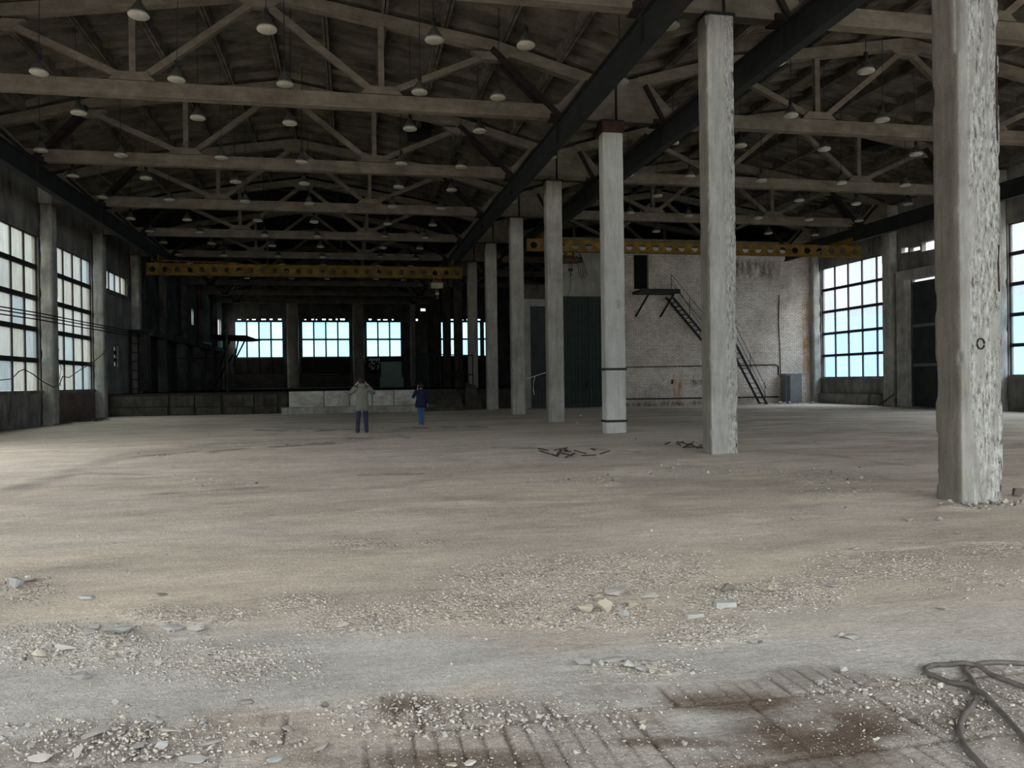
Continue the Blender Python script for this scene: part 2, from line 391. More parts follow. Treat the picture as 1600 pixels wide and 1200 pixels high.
def copy_tree(o, parent=None):
    c = o.copy(); COL.objects.link(c)
    if parent is not None: c.parent = parent
    for ch in list(o.children): copy_tree(ch, c)
    return c
def mesh_np(name, V, Fq, m, attrs=None, smooth=False):
    me = bpy.data.meshes.new(name); V = np.asarray(V, np.float32); Fq = np.asarray(Fq, np.int32)
    me.vertices.add(len(V)); me.vertices.foreach_set('co', V.ravel())
    k = Fq.shape[1]; me.loops.add(Fq.size); me.loops.foreach_set('vertex_index', Fq.ravel())
    me.polygons.add(len(Fq)); me.polygons.foreach_set('loop_start', np.arange(0, Fq.size, k, dtype=np.int32))
    me.polygons.foreach_set('loop_total', np.full(len(Fq), k, np.int32))
    if smooth: me.polygons.foreach_set('use_smooth', np.ones(len(Fq), bool))
    me.update(calc_edges=True); me.validate()
    for a, (ty, arr) in (attrs or {}).items():
        at = me.attributes.new(a, ty, 'POINT')
        at.data.foreach_set('color' if ty == 'FLOAT_COLOR' else 'value', np.asarray(arr, np.float32).ravel())
    me.materials.append(m); o = bpy.data.objects.new(name, me); COL.objects.link(o); return o
def wall_grid(a0, a1, z0, z1, holes):
    """rectangles that tile [a0,a1]x[z0,z1] minus the holes"""
    A = sorted({a0, a1, *[h[0] for h in holes], *[h[1] for h in holes]}); A = [a for a in A if a0 <= a <= a1]
    out = []
    for p, q in zip(A, A[1:]):
        hs = sorted((h[2], h[3]) for h in holes if h[0] <= p+1e-6 and h[1] >= q-1e-6); z = z0
        for b, t in hs:
            if b > z: out.append((p, q, z, b))
            z = max(z, t)
        if z < z1: out.append((p, q, z, z1))
    return out
ORD = ['first', 'second', 'third', 'fourth', 'fifth', 'sixth', 'seventh', 'eighth', 'ninth', 'tenth', 'eleventh', 'twelfth', 'thirteenth', 'fourteenth']

# ------------------------------------------------------------------ floor
def px_seg(x, y, pts):
    """distance in pixels-of-the-photo from ground points to a track seen in the photo"""
    d = np.full(x.shape, 1e9)
    for (ax, ay), (bx, by) in zip(pts, pts[1:]):
        t = np.clip(((x-ax)*(bx-ax)+(y-ay)*(by-ay))/((bx-ax)**2+(by-ay)**2), 0, 1)
        d = np.minimum(d, np.hypot(x-ax-t*(bx-ax), (y-ay-t*(by-ay))*2.2))
    return d
GRAVEL = [  # centre x, y and radii as read off the photo, amount
    (880, 905, 190, 36, 1.), (1010, 890, 120, 30, 1.), (760, 955, 200, 28, .8), (560, 975, 110, 22, .8), (930, 965, 130, 22, 1.), (1150, 935, 120, 26, .9), (1250, 925, 90, 26, .9),
    (1120, 985, 80, 18, 1.), (1380, 885, 130, 26, .9), (1540, 860, 90, 16, .9), (1500, 905, 120, 24, .5), (300, 965, 110, 14, .9), (110, 1010, 150, 36, .8), (350, 1040, 150, 36, .6), (560, 850, 60, 10, .8), (670, 848, 30, 6, .7),
    (900, 750, 90, 9, .6), (1120, 735, 120, 10, .7), (1300, 745, 90, 12, .8), (1330, 770, 90, 10, .6), (340, 755, 60, 8, .5), (470, 945, 60, 18, .7), (40, 925, 60, 24, .6), (440, 690, 120, 4, .5), (260, 712, 70, 5, .6),
    (1515, 790, 60, 6, 1.), (970, 684, 50, 5, .8), (1070, 695, 60, 6, .8), (1080, 1000, 60, 14, .8), (1500, 1100, 110, 50, .22), (640, 1120, 130, 34, .35), (840, 1120, 160, 26, .25), (200, 1160, 220, 34, .4), (1350, 1080, 90, 26, .25), (1010, 1045, 90, 16, .6)]
STAIN = [(1290, 1150, 170, 55, 1.), (1150, 1098, 130, 20, .9), (640, 1112, 60, 30, .8), (720, 1190, 190, 22, .8), (1040, 1160, 200, 9, .8), (560, 1185, 120, 24, .5), (1480, 1130, 70, 22, .6), (1260, 1195, 200, 30, .7)]
def blob(px, py, L):
    g = np.zeros(px.shape)
    for cx, cy, rx, ry, a in L: g = np.maximum(g, a*np.clip(1.25-((px-cx)/rx)**2-((py-cy)/ry)**2, 0, 1))
    return g
def ground_z(X, Y):
    X = np.asarray(X, float); Y = np.asarray(Y, float)
    px, py = to_px(X, Y, np.zeros_like(X))
    near = (Y > 1.6) & (Y < 40)
    gv = np.where(near, blob(px, py, GRAVEL), 0)
    z = .035*(fbm(X*.5, Y*.8, 1.)-.5)+.02*(fbm(X*2.2, Y*3, 4.)-.5)*np.clip(Y/4, .4, 1)+.022*gv*(fbm(X*6, Y*6, 9.))
    return z
EDGE = np.array([(-200, 1200), (0, 1170), (130, 1125), (350, 1112), (500, 1105), (640, 1080), (830, 1085), (1000, 1050), (1150, 1062), (1230, 1040), (1300, 1035), (1420, 1060), (1600, 1020), (2200, 1000)])
def floor_grid():
    xs = np.unique(np.round(np.concatenate([np.arange(XWL-.2, -2, .22), np.arange(-2.0, 3.1, .0125), np.arange(3.1, 9, .06), np.arange(9, XWR+.4, .2)]), 4))
    ys = [Y_OPEN]
    while ys[-1] < 2.15: ys.append(ys[-1]+.15)
    ys += list(np.arange(2.2, 3.95, .02))
    while ys[-1] < Y_END+.3: ys.append(ys[-1]+max(.03, .0065*ys[-1]) if ys[-1] < 40 else ys[-1]+1.5)
    ys = np.array(ys); X, Y = np.meshgrid(xs, ys)
    px, py = to_px(X, Y, np.zeros_like(X))
    Z = ground_z(X, Y)
    gv = np.where((Y > 1.6) & (Y < 40), blob(px, py, GRAVEL), 0)
    gn = sstep(.3, .62, gv*(.55+.9*fbm(X*2.5, Y*2.5, 2.)))
    gn = np.maximum(gn, .25*sstep(.5, .7, fbm(X*1.2, Y*2.4, 6.)))
    # grooved slabs laid bare at the camera's feet
    edge = np.interp(px, EDGE[:, 0], EDGE[:, 1])+30*(fbm(X*4, Y*4, 3.)-.5)
    rib = sstep(-6, 14, py-edge)*(Y > 1.5)*(Y < 4.2)
    cover = sstep(.52, .66, fbm(X*2.2+3, Y*2.2, 8.))*(1-.6*sstep(0, 60, py-edge-40))
    rib = rib*(1-cover)
    row = np.floor((Y-.25*0)/.52); xx = X+.31*row
    gd = np.abs(((xx/.088) % 1)-.5)*2
    groove = sstep(.80, .94, gd)*sstep(.25, .45, fbm(X*3, Y*5, 77.))
    seam = sstep(.93, .98, np.abs(((Y/.52) % 1)-.5)*2)
    joint = sstep(.965, .985, np.abs(((xx/.53) % 1)-.5)*2)
    fill = fbm(X*7, Y*3, 5.)
    dg = np.clip(groove*.010*(.35+fill)+seam*.016+joint*.014, 0, .02)
    Z = Z*(1-.7*rib)-rib*dg+rib*.004*(fbm(X*30, Y*20, 1.)-.5)
    # colour of the dust
    c0 = np.array((.45, .40, .345)); c1 = np.array((.56, .51, .45)); tan = np.array((.58, .52, .43)); pale = np.array((.47, .47, .45)); dark = np.array((.29, .265, .235))
    f = fbm(X*.35, Y*.9, 12.)[..., None]
    c = c0+(c1-c0)*sstep(.3, .7, f)
    def over(c, col, m): return c+(col-c)*np.clip(m, 0, 1)[..., None]
    n1 = fbm(X*.8, Y*1.6, 21.)
    c = over(c, tan, .75*sstep(820, 880, py)*(1-sstep(965, 1010, py))*sstep(.3, .6, n1)*sstep(-100, 300, 1500-px))
    c = over(c, tan, .5*sstep(720, 760, py)*(1-sstep(800, 850, py))*sstep(.42, .62, n1))
    c = over(c, tan, .5*sstep(640, 690, 0*py+py)*(1-sstep(700, 740, py))*(px < 420))
    c = over(c, pale, .85*sstep(960, 1020, py-.02*(px-800))*sstep(.28, .5, fbm(X*.9, Y*1.5, 31.)))
    c = over(c, pale, .4*sstep(930, 960, py)*sstep(1000, 1200, px))
    for tr, wd, a in (([(0, 772), (90, 745), (190, 712), (330, 697), (520, 690), (620, 678)], 9, .5), ([(0, 790), (150, 785), (330, 775), (460, 760), (620, 757), (700, 742)], 7, .35), ([(980, 752), (1200, 757), (1400, 748), (1600, 740)], 12, .5), ([(700, 780), (900, 785), (1100, 772), (1300, 765)], 8, .3),
                      ([(430, 668), (560, 672), (760, 668)], 3, .5), ([(0, 905), (160, 880), (420, 862), (700, 850)], 10, .2)):
        d = px_seg(px, py, tr); c = over(c, dark, a*(1-sstep(.3, 1., d/wd/2))*sstep(.3, .55, fbm(X*1.5, Y*1.5, 41.)))
    c = over(c, np.array((.46, .43, .385)), .35*gn)
    for tr, wd, a, cc in (([(200, 716), (290, 708), (400, 700), (520, 692)], 5, .75, dark*.75), ([(0, 768), (60, 752), (130, 738), (230, 742)], 5, .6, dark*.8), ([(400, 672), (480, 674), (640, 668), (760, 667)], 2.5, .8, dark*.7), ([(530, 685), (640, 684)], 2.5, .7, dark*.7),
                      ([(560, 742), (660, 740)], 3, .6, dark*.8), ([(230, 775), (330, 768), (420, 760)], 4, .6, dark*.8), ([(770, 700), (900, 700), (1000, 706)], 3, .5, dark*.8), ([(620, 722), (700, 716), (820, 728)], 3, .4, dark), ([(1150, 700), (1300, 712), (1440, 730)], 4, .4, dark*.9),
                      ([(1320, 862), (1420, 856), (1500, 848), (1620, 850)], 8, .8, np.array((.66, .62, .53))), ([(560, 800), (700, 786), (900, 784), (1010, 776)], 5, .6, np.array((.64, .59, .51))), ([(620, 1106), (800, 1092), (960, 1074), (1080, 1066)], 6, .7, np.array((.60, .59, .56))), ([(0, 1166), (200, 1128), (380, 1118), (600, 1098)], 5, .6, np.array((.60, .59, .56)))):
        d = px_seg(px, py, tr)+10*(fbm(X*2.5, Y*2.5, 63.)-.5); c = over(c, cc, a*(1-sstep(.35, 1., d/wd))*sstep(.25, .5, fbm(X*3, Y*3, 71.)))
    c = over(c, np.array((.36, .335, .305)), .8*rib)
    c = over(c, np.array((.20, .165, .135)), .6*rib*np.clip(dg/.012, 0, 1))
    st = np.where(Y < 4.5, blob(px, py, STAIN), 0)*sstep(.3, .55, fbm(X*3.5, Y*3.5, 51.))
    c = over(c, np.array((.115, .085, .062)), .92*st)
    c = over(c, dark*.9, .6*sstep(8, 0, np.abs(X-XC-6))*(Y > 12)*(Y < 34)*sstep(.4, .6, n1)*.7)
    c = np.clip(c*1.17, 0, .8); ca = np.concatenate([c, np.ones(c.shape[:2]+(1,))], 2)
    ny, nx = X.shape; idx = np.arange(nx*ny).reshape(ny, nx)
    F4 = np.stack([idx[:-1, :-1], idx[:-1, 1:], idx[1:, 1:], idx[1:, :-1]], -1).reshape(-1, 4)
    o = mesh_np('floor', np.stack([X, Y, Z], -1).reshape(-1, 3), F4, M_FLOOR, {'Col': ('FLOAT_COLOR', ca.reshape(-1, 4)), 'gravel': ('FLOAT', gn.reshape(-1))}, True)
    tag(o, kind='structure')
floor_grid()
g = MB().box(-400, 400, -400, 500, -.9, -.35).build('ground_outside', M_GROUND); tag(g, kind='structure')
# subfloor between the outer walls
tag(MB().box(XWL-.2, XWR+.2, Y_OPEN, Y_END+.3, -.34, -.16).build('floor_base', M_GROUND), kind='structure')

# ------------------------------------------------------------------ outer walls
T = .22
holesL, holesR = [], []
winL, winR = [], []
ks = list(range(-3, 11))
for k in ks:
    a, b_ = Y0+S*k+.55, Y0+S*(k+1)
    if k < 5: holesL.append((a, b_, 1.2, 6.75)); winL.append((a, b_, 1.2, 6.75, 5, 5))
    if k < 5 and k != 3: holesR.append((a, b_, 1.3, 6.92)); winR.append((a, b_, 1.3, 6.92, 5, 5))
holesL += [(39.2, 42.95, 5.82, 6.72), (40.35, 41.05, 2.25, 3.3), (59.3, 60.1, 5.6, 6.7), (70.6, 72.4, 5.4, 6.9)]
winL += [(39.2, 42.95, 5.82, 6.72, 4, 1), (40.35, 41.05, 2.25, 3.3, 2, 3)]
holesR += [(27.0, 30.6, 0, 5.5), (30.75, 31.2, 6.75, 6.98), (30.0, 30.65, 6.72, 6.9), (28.7, 29.9, 6.62, 7.0), (28.2, 28.5, 6.8, 6.95)]
def side_wall(name, X, s, holes, m, dark_from):
    mb = MB(); mb2 = MB()
    for y0, y1, z0, z1 in wall_grid(Y_OPEN, Y_END, -.16, 9.2, holes):
        tgt = mb2 if y0 >= dark_from-.01 else mb
        tgt.box(min(X, X+s*T), max(X, X+s*T), y0, y1, z0, z1)
    tag(mb.build(name, m), kind='structure')
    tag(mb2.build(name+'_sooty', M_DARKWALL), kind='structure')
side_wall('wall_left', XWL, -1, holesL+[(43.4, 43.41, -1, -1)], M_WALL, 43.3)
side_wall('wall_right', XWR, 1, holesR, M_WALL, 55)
# brick apron under the second window of the left wall
tag(MB().box(XWL+.005, XWL+.05, 31.9, 37.38, -.1, 1.2).build('wall_left_apron', M_BRICKR), kind='structure')
mb = MB()
for y0, y1, z0, z1 in wall_grid(37.95, 43.36, -.1, 5.6, [(40.35, 41.05, 2.25, 3.3)]): mb.box(XWL+.004, XWL+.04, y0, y1, z0, z1)
tag(mb.build('wall_left_lit_panel', M_SLITW), kind='structure')  # thin lighter panel added: window light on this bay put into its colour
# ledges that run along the walls
mb = MB()
for k in range(-2, 5): mb.box(XWL-.02, XWL+.12, Y0+S*k+.6, Y0+S*(k+1)-.05, 1.12, 1.24)
tag(mb.build('trim_1', M_WALL), kind='structure')
mb = MB()
for k in (-2, -1, 0, 1, 2, 4): mb.box(XWR-.12, XWR+.02, Y0+S*k+.6, Y0+S*(k+1)-.05, 1.2, 1.32)
mb.box(XWR-.25, XWR, 31.95, 37.4, -.05, .5)
tag(mb.build('trim_2', M_WALL), kind='structure')

def window(n, X, side, y0, y1, z0, z1, ny, nz, gm, heavy=.15, holes=(), axis='X', tints=None, glazed=True, bar=.035):
    """a steel window of ny by nz panes; axis X: lies in a side wall, Y: in the end wall"""
    r = root('window_%d' % n, (X, y0, z0) if axis == 'X' else (y0, X, z0), kind='structure')
    mb = MB()
    def bx(a0, a1, c0, c1, t):
        if axis == 'X': mb.box(X-t/2, X+t/2, a0, a1, c0, c1)
        else: mb.box(a0, a1, X-t/2, X+t/2, c0, c1)
    py, pz = (y1-y0)/ny, (z1-z0)/nz
    for j in range(nz+1):
        zc = z0+j*pz; h = heavy if 0 < j < nz else .08
        bx(y0, y1, zc-h*.5 if j else zc, zc+h*.5 if j < nz else zc, .10)
    for i in range(ny+1):
        yc = y0+i*py; bx(max(y0, yc-bar), min(y1, yc+bar), z0, z1, .07)
    mb.build('window_frame', M_WIN, r)
    V, Fq, C = [], [], []
    if not glazed: return r
    for i in range(ny):
        for j in range(nz):
            if (i, j) in holes: continue
            a0, a1, c0, c1 = y0+i*py, y0+(i+1)*py, z0+j*pz, z0+(j+1)*pz; q = len(V); d = random.uniform(-.006, .006)
            P = [(a0, c0), (a1, c0), (a1, c1), (a0, c1)]
            for a, c in P: V.append((X+d-r.location[0], a-r.location[1], c-r.location[2]) if axis == 'X' else (a-r.location[0], X+d-r.location[1], c-r.location[2]))
            Fq.append((q, q+1, q+2, q+3)); b = random.uniform(.86, 1.06); h = random.random()
            t = tints(i, j) if tints else ((1, 1, .93) if h < .3 else (.86, .97, 1.05) if h < .6 else (1, 1, 1))
            C += [(t[0]*b, t[1]*b, t[2]*b, 1)]*4
    o = mesh_np('window_glass', V, Fq, gm, {'Col': ('FLOAT_COLOR', C)}); o.parent = r
    return r
wn = 0
for (a, b_, z0, z1, ny, nz) in winL:
    wn += 1; window(wn, XWL-.1, -1, a, b_, z0, z1, ny, nz, M_GLASSL, .17, glazed=a > 19)  # unseen near windows left unglazed to let in more daylight
for (a, b_, z0, z1, ny, nz) in winR:
    wn += 1
    window(wn, XWR+.1, 1, a, b_, z0, z1, ny, nz, M_GLASSR, .13, glazed=a > 13, tints=lambda i, j: (.80, .90, .98) if j < 2 else (.85, .93, .98) if j == 2 else (1.05, 1.05, 1.03))  # here too the unseen near windows lack panes, for more daylight

# wall pillars (one under each truss end)
def pillar_mesh(x0, x1, y0, y1, z1, seed):
    return MB().box(x0, x1, y0, y1, -.1, z1)
def col_mesh(name, w, L, H, seed, m, parent=None, chip=.05, res=(10, 90), loc=(0, 0, 0)):
    """column whose arrises are chipped and faces slightly uneven; centre front at loc"""
    n, nz = res
    t = np.linspace(0, 1, n, endpoint=False)
    per = np.concatenate([np.stack([-w/2+w*t, 0*t], 1), np.stack([w/2+0*t, L*t], 1), np.stack([w/2-w*t, L+0*t], 1), np.stack([-w/2+0*t, L-L*t], 1)])
    m4 = len(per); zs = np.linspace(-.12, H, nz)
    X = np.repeat(per[None, :, 0], nz, 0); Y = np.repeat(per[None, :, 1], nz, 0); Zz = np.repeat(zs[:, None], m4, 1)
    dx = np.minimum(np.abs(X-w/2), np.abs(X+w/2)); dy = np.minimum(np.abs(Y), np.abs(Y-L))
    corner = np.clip(1-(dx+dy)/.05, 0, 1)
    ch = .012+chip*sstep(.55, .75, fbm(X*3+seed, Zz*3.2, Y*3, 4))
    cx, cy = X, Y-L/2
    X2 = X-np.sign(cx)*corner*ch; Y2 = Y-np.sign(cy)*corner*ch
    nz_ = .006*(fbm(X*5+seed, Zz*4, Y*5, 4)-.5)
    X2 = X2+nz_*np.sign(cx)*(dx < 1e-6); Y2 = Y2+nz_*np.sign(cy)*(dy < 1e-6)
    V = np.stack([X2, Y2, Zz], -1).reshape(-1, 3)
    idx = np.arange(nz*m4).reshape(nz, m4); nx = np.roll(idx, -1, 1)
    F4 = np.stack([idx[:-1], nx[:-1], nx[1:], idx[1:]], -1).reshape(-1, 4)
    top = len(V); V = np.concatenate([V, [[0, L/2, H], [0, L/2, -.12]]])
    tf = [(int(idx[-1, i]), int(nx[-1, i]), top, top) for i in range(m4)]
    o = mesh_np(name, V, F4, m)
    bm = bmesh.new(); bm.from_mesh(o.data); bm.verts.ensure_lookup_table()
    bm.faces.new([bm.verts[int(i)] for i in idx[-1]]); bm.faces.new([bm.verts[int(i)] for i in idx[0][::-1]])
    bm.to_mesh(o.data); bm.free()
    o.location = loc
    if parent: o.parent = parent
    return o
for side, X, xs in (('window-wall', XWL, .24), ('gate-wall', XWR, -.24)):
    for k in range(-1, 11):
        if side == 'gate-wall' and k > 5: continue
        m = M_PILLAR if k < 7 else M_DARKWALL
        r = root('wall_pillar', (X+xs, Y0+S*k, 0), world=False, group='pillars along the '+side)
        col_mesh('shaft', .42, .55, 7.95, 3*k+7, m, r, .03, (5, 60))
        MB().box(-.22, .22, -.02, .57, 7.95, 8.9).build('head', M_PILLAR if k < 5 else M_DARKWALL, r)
        if side == 'window-wall':
            what = {4: 'stained concrete pillar between the two tall windows', 5: 'pale concrete pillar between tall window and slit wall', 6: 'concrete pillar standing beside the steel ladder rack', 3: 'concrete pillar before the first tall window'}.get(k)
            what = what or 'dark concrete pillar of the window wall, bay number %s beyond the ladder rack' % ORD[k-7] if k > 6 else what or 'concrete pillar of the window wall, %s bay from camera' % ORD[k+1]
        else:
            what = {5: 'concrete pillar at the corner of brick wall and blue window', 4: 'brown-grey pillar between blue window and dark gate', 3: 'concrete pillar behind the big worn column, by gate'}.get(k, 'concrete pillar of the gate wall, %s bay from camera' % ORD[k+1])
        tag(r, what, 'pillar')

# ------------------------------------------------------------------ far wall
farw = []
FW = [(-9.95, -5.85, 4), (-4.25, -.05, 4), (1.4, 4.56, 3), (7.7, 11.9, 4), (12.15, 12.6, 1)]
for a, b_, n in FW: farw.append((a, b_, 3.7, 6.86))
chips = []
for a, b_, n in FW:
    x = a+.25
    while x < b_-.4:
        wd = random.uniform(.12, .42); chips.append((x, x+wd, 7.0, 7.0+random.uniform(.09, .17))); x += wd+random.uniform(.15, .55)
chips += [(6.9, 7.15, 7.5, 7.75), (5.9, 6.1, 6.95, 7.15), (6.35, 6.8, 7.85, 8.1)]
mb = MB()
for x0, x1, z0, z1 in wall_grid(XWL, XWR, 0, 11.3, farw+chips): mb.box(x0, x1, Y_END, Y_END+.25, z0, z1)
tag(mb.build('wall_far', M_DARKWALL), kind='structure')
for i, (a, b_, n) in enumerate(FW):
    wn += 1; hl = [(0, 0), (1, 0)] if i == 3 else []
    window(wn, Y_END+.1, 1, a, b_, 3.7, 6.86, n, 2, M_GLASSF, .15, (), 'Y', bar=.065)
    # dark boarded panels and wooden slats below each far window
    r = root('boarded_panel', ((a+b_)/2, Y_END-.02, 1.02), 'dark boarding below the %s cyan window of the far wall' % ORD[i], 'boarding')
    mb = MB(); mb.box(a, b_, Y_END-.10, Y_END-.002, 2.2, 3.62)
    for j in range(n+1): xx = a+(b_-a)*j/n; mb.box(xx-.05, xx+.05, Y_END-.16, Y_END-.10, 2.2, 3.62)
    mb.build('board', M_DECK, r)
    mb = MB()
    for j in range(5): mb.box(a, b_, Y_END-.14, Y_END-.003, 1.05+j*.225, 1.22+j*.225)
    mb.build('slat_panel', M_WOOD, r)
for i, x in enumerate((-5.0, .7, 5.6, 12.7)):
    r = col_mesh('wall_pillar', 1.0 if i < 2 else .5, .3, 8.9, i, M_FARP, loc=(x, Y_END-.32, 0), chip=.02, res=(4, 20))
    tag(r, 'brown-grey pillar of the far wall, %s from the window wall' % ORD[i], 'pillar', 'pillars of the far wall', 'thing')
# broken pane under the third window; light behind painted as white shards
r = root('broken_window', (1.75, Y_END-.2, 2.3), 'small broken window with light painted as white shards beside the teal board', 'window')
MB().box(1.5, 2.75, Y_END-.17, Y_END-.12, 2.25, 3.62).build('window_frame', M_BLACK, r)
V, Fq = [], []
mb = MB()
for i in range(26):
    x, z = random.uniform(1.6, 2.6), random.uniform(2.4, 3.3); s_ = random.uniform(.05, .14)
    mb.add([(x, Y_END-.2, z), (x+s_, Y_END-.2, z+random.uniform(-.05, .05)), (x+s_*.7, Y_END-.2, z+s_*1.5), (x-.02, Y_END-.2, z+s_)], [(0, 1, 2, 3)])
mb.box(1.6, 2.6, Y_END-.2, Y_END-.185, 3.33, 3.55)
mb.build('shards', M_PAINTW, r)

# ------------------------------------------------------------------ roof
def roof(name, C, H, sgnlist, k0, k1, m, mrib, skip=()):
    mb = MB(); rb = MB()
    us = [-1, -.638, 0, .638, 1]
    nS = 12; step = 2*H/nS
    for k in range(k0, k1):
        ya, yb = frameY(k), frameY(k+1)
        for i in range(nS):
            x0, x1 = C-H+i*step, C-H+(i+1)*step
            za, zb = roof_z((x0-C)/H)+.30, roof_z((x1-C)/H)+.30
            gp = .012
            if (k, i) not in skip:
                mb.add([(x0, ya, za), (x1, ya, zb), (x1, yb, zb), (x0, yb, za), (x0, ya, za+.06), (x1, ya, zb+.06), (x1, yb, zb+.06), (x0, yb, za+.06)],
                       [(0, 1, 2, 3), (7, 6, 5, 4), (0, 4, 5, 1), (1, 5, 6, 2), (2, 6, 7, 3), (3, 7, 4, 0)])
            # long edge ribs in pairs with a joint between
            for xx, z, s in ((x0, za, 1), (x1, zb, -1)):
                rb.prism([(xx+s*gp, z), (xx+s*(gp+.09), z), (xx+s*(gp+.065), z-.30), (xx+s*gp, z-.30)], ya+.02, yb-.02)
            for j in range(7):
                yy = ya+.06+j*(yb-ya-.12)/6; hh = .2 if j in (0, 6) else .13; t = .045
                rb.add([(x0+.08, yy-t, za-hh), (x1-.08, yy-t, zb-hh), (x1-.08, yy+t, zb-hh), (x0+.08, yy+t, za-hh), (x0+.08, yy-t*1.3, za+.01), (x1-.08, yy-t*1.3, zb+.01), (x1-.08, yy+t*1.3, zb+.01), (x0+.08, yy+t*1.3, za+.01)],
                       [(0, 3, 2, 1), (0, 1, 5, 4), (1, 2, 6, 5), (2, 3, 7, 6), (3, 0, 4, 7)])
    tag(mb.build(name, m), kind='structure'); tag(rb.build(name+'_ribs', mrib), kind='structure')
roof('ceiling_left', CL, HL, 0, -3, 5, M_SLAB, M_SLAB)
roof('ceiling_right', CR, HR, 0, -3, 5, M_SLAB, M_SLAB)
roof('ceiling_left_sooty', CL, HL, 0, 5, 11, M_FARROOF, M_FARROOF)  # far bays in near-black
roof('ceiling_right_sooty', CR, HR, 0, 5, 11, M_FARROOF, M_FARROOF)
# wall strips closing the eaves
tag(MB().box(XWL-T, XWL+.3, Y_OPEN, Y_END, 9.1, 9.5).build('wall_left_cornice', M_DARKWALL), kind='structure')
tag(MB().box(XWR-.5, XWR+T, Y_OPEN, Y_END, 9.0, 9.5).build('wall_right_cornice', M_DARKWALL), kind='structure')
tag(MB().box(6.63, 6.85, Y_OPEN, Y_END, 9.1, 9.34).build('ceiling_gutter', M_SLAB), kind='structure')

# ------------------------------------------------------------------ trusses
def truss(H, label_, rails):
    """origin at the middle of the underside; x along the span"""
    r = root('roof_truss', (0, 0, 0), label_, 'roof truss', world=False)
    w = .25
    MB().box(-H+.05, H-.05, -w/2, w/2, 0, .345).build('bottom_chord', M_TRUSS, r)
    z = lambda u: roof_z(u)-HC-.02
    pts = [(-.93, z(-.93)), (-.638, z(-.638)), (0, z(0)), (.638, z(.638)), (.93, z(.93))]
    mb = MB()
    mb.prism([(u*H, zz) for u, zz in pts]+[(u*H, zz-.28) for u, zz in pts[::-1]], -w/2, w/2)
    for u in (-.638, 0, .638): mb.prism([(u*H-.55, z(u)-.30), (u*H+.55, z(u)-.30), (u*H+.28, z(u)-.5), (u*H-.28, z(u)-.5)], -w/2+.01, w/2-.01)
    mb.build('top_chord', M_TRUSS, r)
    for s in (-1, 1):
        MB().prism([(s*(.322*H-.5), .36), (s*(.322*H-.3), .55), (s*(.322*H+.3), .55), (s*(.322*H+.5), .36)], -w/2-.01, w/2+.01).build('gusset', M_TRUSS, r)
        MB().beam((s*.322*H, 0, .5), (s*.322*H, 0, z(.322)-.2), .14, .14).build('vertical', M_TRUSS, r)
        MB().beam((s*(.322*H-.22), 0, .45), (s*.15, 0, z(0)-.4), .15, .16, (0, 1, 0)).build('diagonal', M_TRUSS, r)
        MB().beam((s*(.322*H+.22), 0, .45), (s*(.638*H-.15), 0, z(.638)-.38), .15, .16, (0, 1, 0)).build('diagonal', M_TRUSS, r)
        MB().prism([(s*(H-.02), 0), (s*(H-.02), z(1)-.02), (s*(H-.75), z(.93)), (s*(H-1.25), .62), (s*(H-1.5), .37), (s*(H-1.5), 0)], -w/2-.01, w/2+.01).build('end_block', M_TRUSS, r)
        mb = MB(); xr = rails[0] if s < 0 else rails[1]
        for dy in (-.16, .16):
            mb.beam((s*(.638*H-.05), dy, z(.638)-.25), (xr, dy, .02), .12, .15, (0, 1, 0)); mb.beam((s*(H-.75), dy, .95), (xr, dy, .02), .10, .13, (0, 1, 0))
        mb.box(xr-.28, xr+.28, -.2, .2, -.03, .10)
        mb.build('steel_hanger', M_HANGER, r)
    return r
tl = truss(HL, 'a', (-8.95-CL, 5.27-CL)); tr_ = truss(HR, 'a', (8.02-CR, 22.0-CR))
for proto, C, k0, k1, nm in ((tl, CL, 1, 11, "people's aisle"), (tr_, CR, 1, 9, 'brick-wall aisle')):
    first = True
    for k in range(k0, k1):
        o = proto if first else copy_tree(proto); first = False
        o.location = (C, frameY(k), HC)
        tag(o, ('pale concrete roof truss over the %s, %s in the row from camera' if k < 6 else 'far concrete roof truss over the %s, %s in the row from camera') % (nm, ORD[k-1]), 'roof truss', 'concrete roof trusses over the '+nm)  # all trusses keep one concrete; only the label differs with distance

# ------------------------------------------------------------------ crane rails hung under the trusses
for x, y1, lab in ((-8.95, 44.2, 'dark steel crane rail running along the window wall'), (5.27, 44.2, "dark steel crane rail over the people's aisle beside the columns"),
               (8.02, 37.5, 'dark steel crane rail over the brick-wall aisle beside the columns'), (22.0, 37.5, 'dark steel crane rail running along the gate wall')):
    mb = MB(); y0 = Y_OPEN
    mb.box(-.10, .10, 0, y1-y0, -.03, 0).box(-.10, .10, 0, y1-y0, -.60, -.56).box(-.02, .02, 0, y1-y0, -.56, -.03)
    for k in range(-1, 11):
        if frameY(k) < y1: mb.box(-.1, .1, frameY(k)-y0-.02, frameY(k)-y0+.02, -.56, -.03)
    o = mb.build('crane_rail', M_RAIL); o.location = (x, y0, HC-.035); tag(o, lab, 'crane rail', 'suspended crane rails', 'thing')

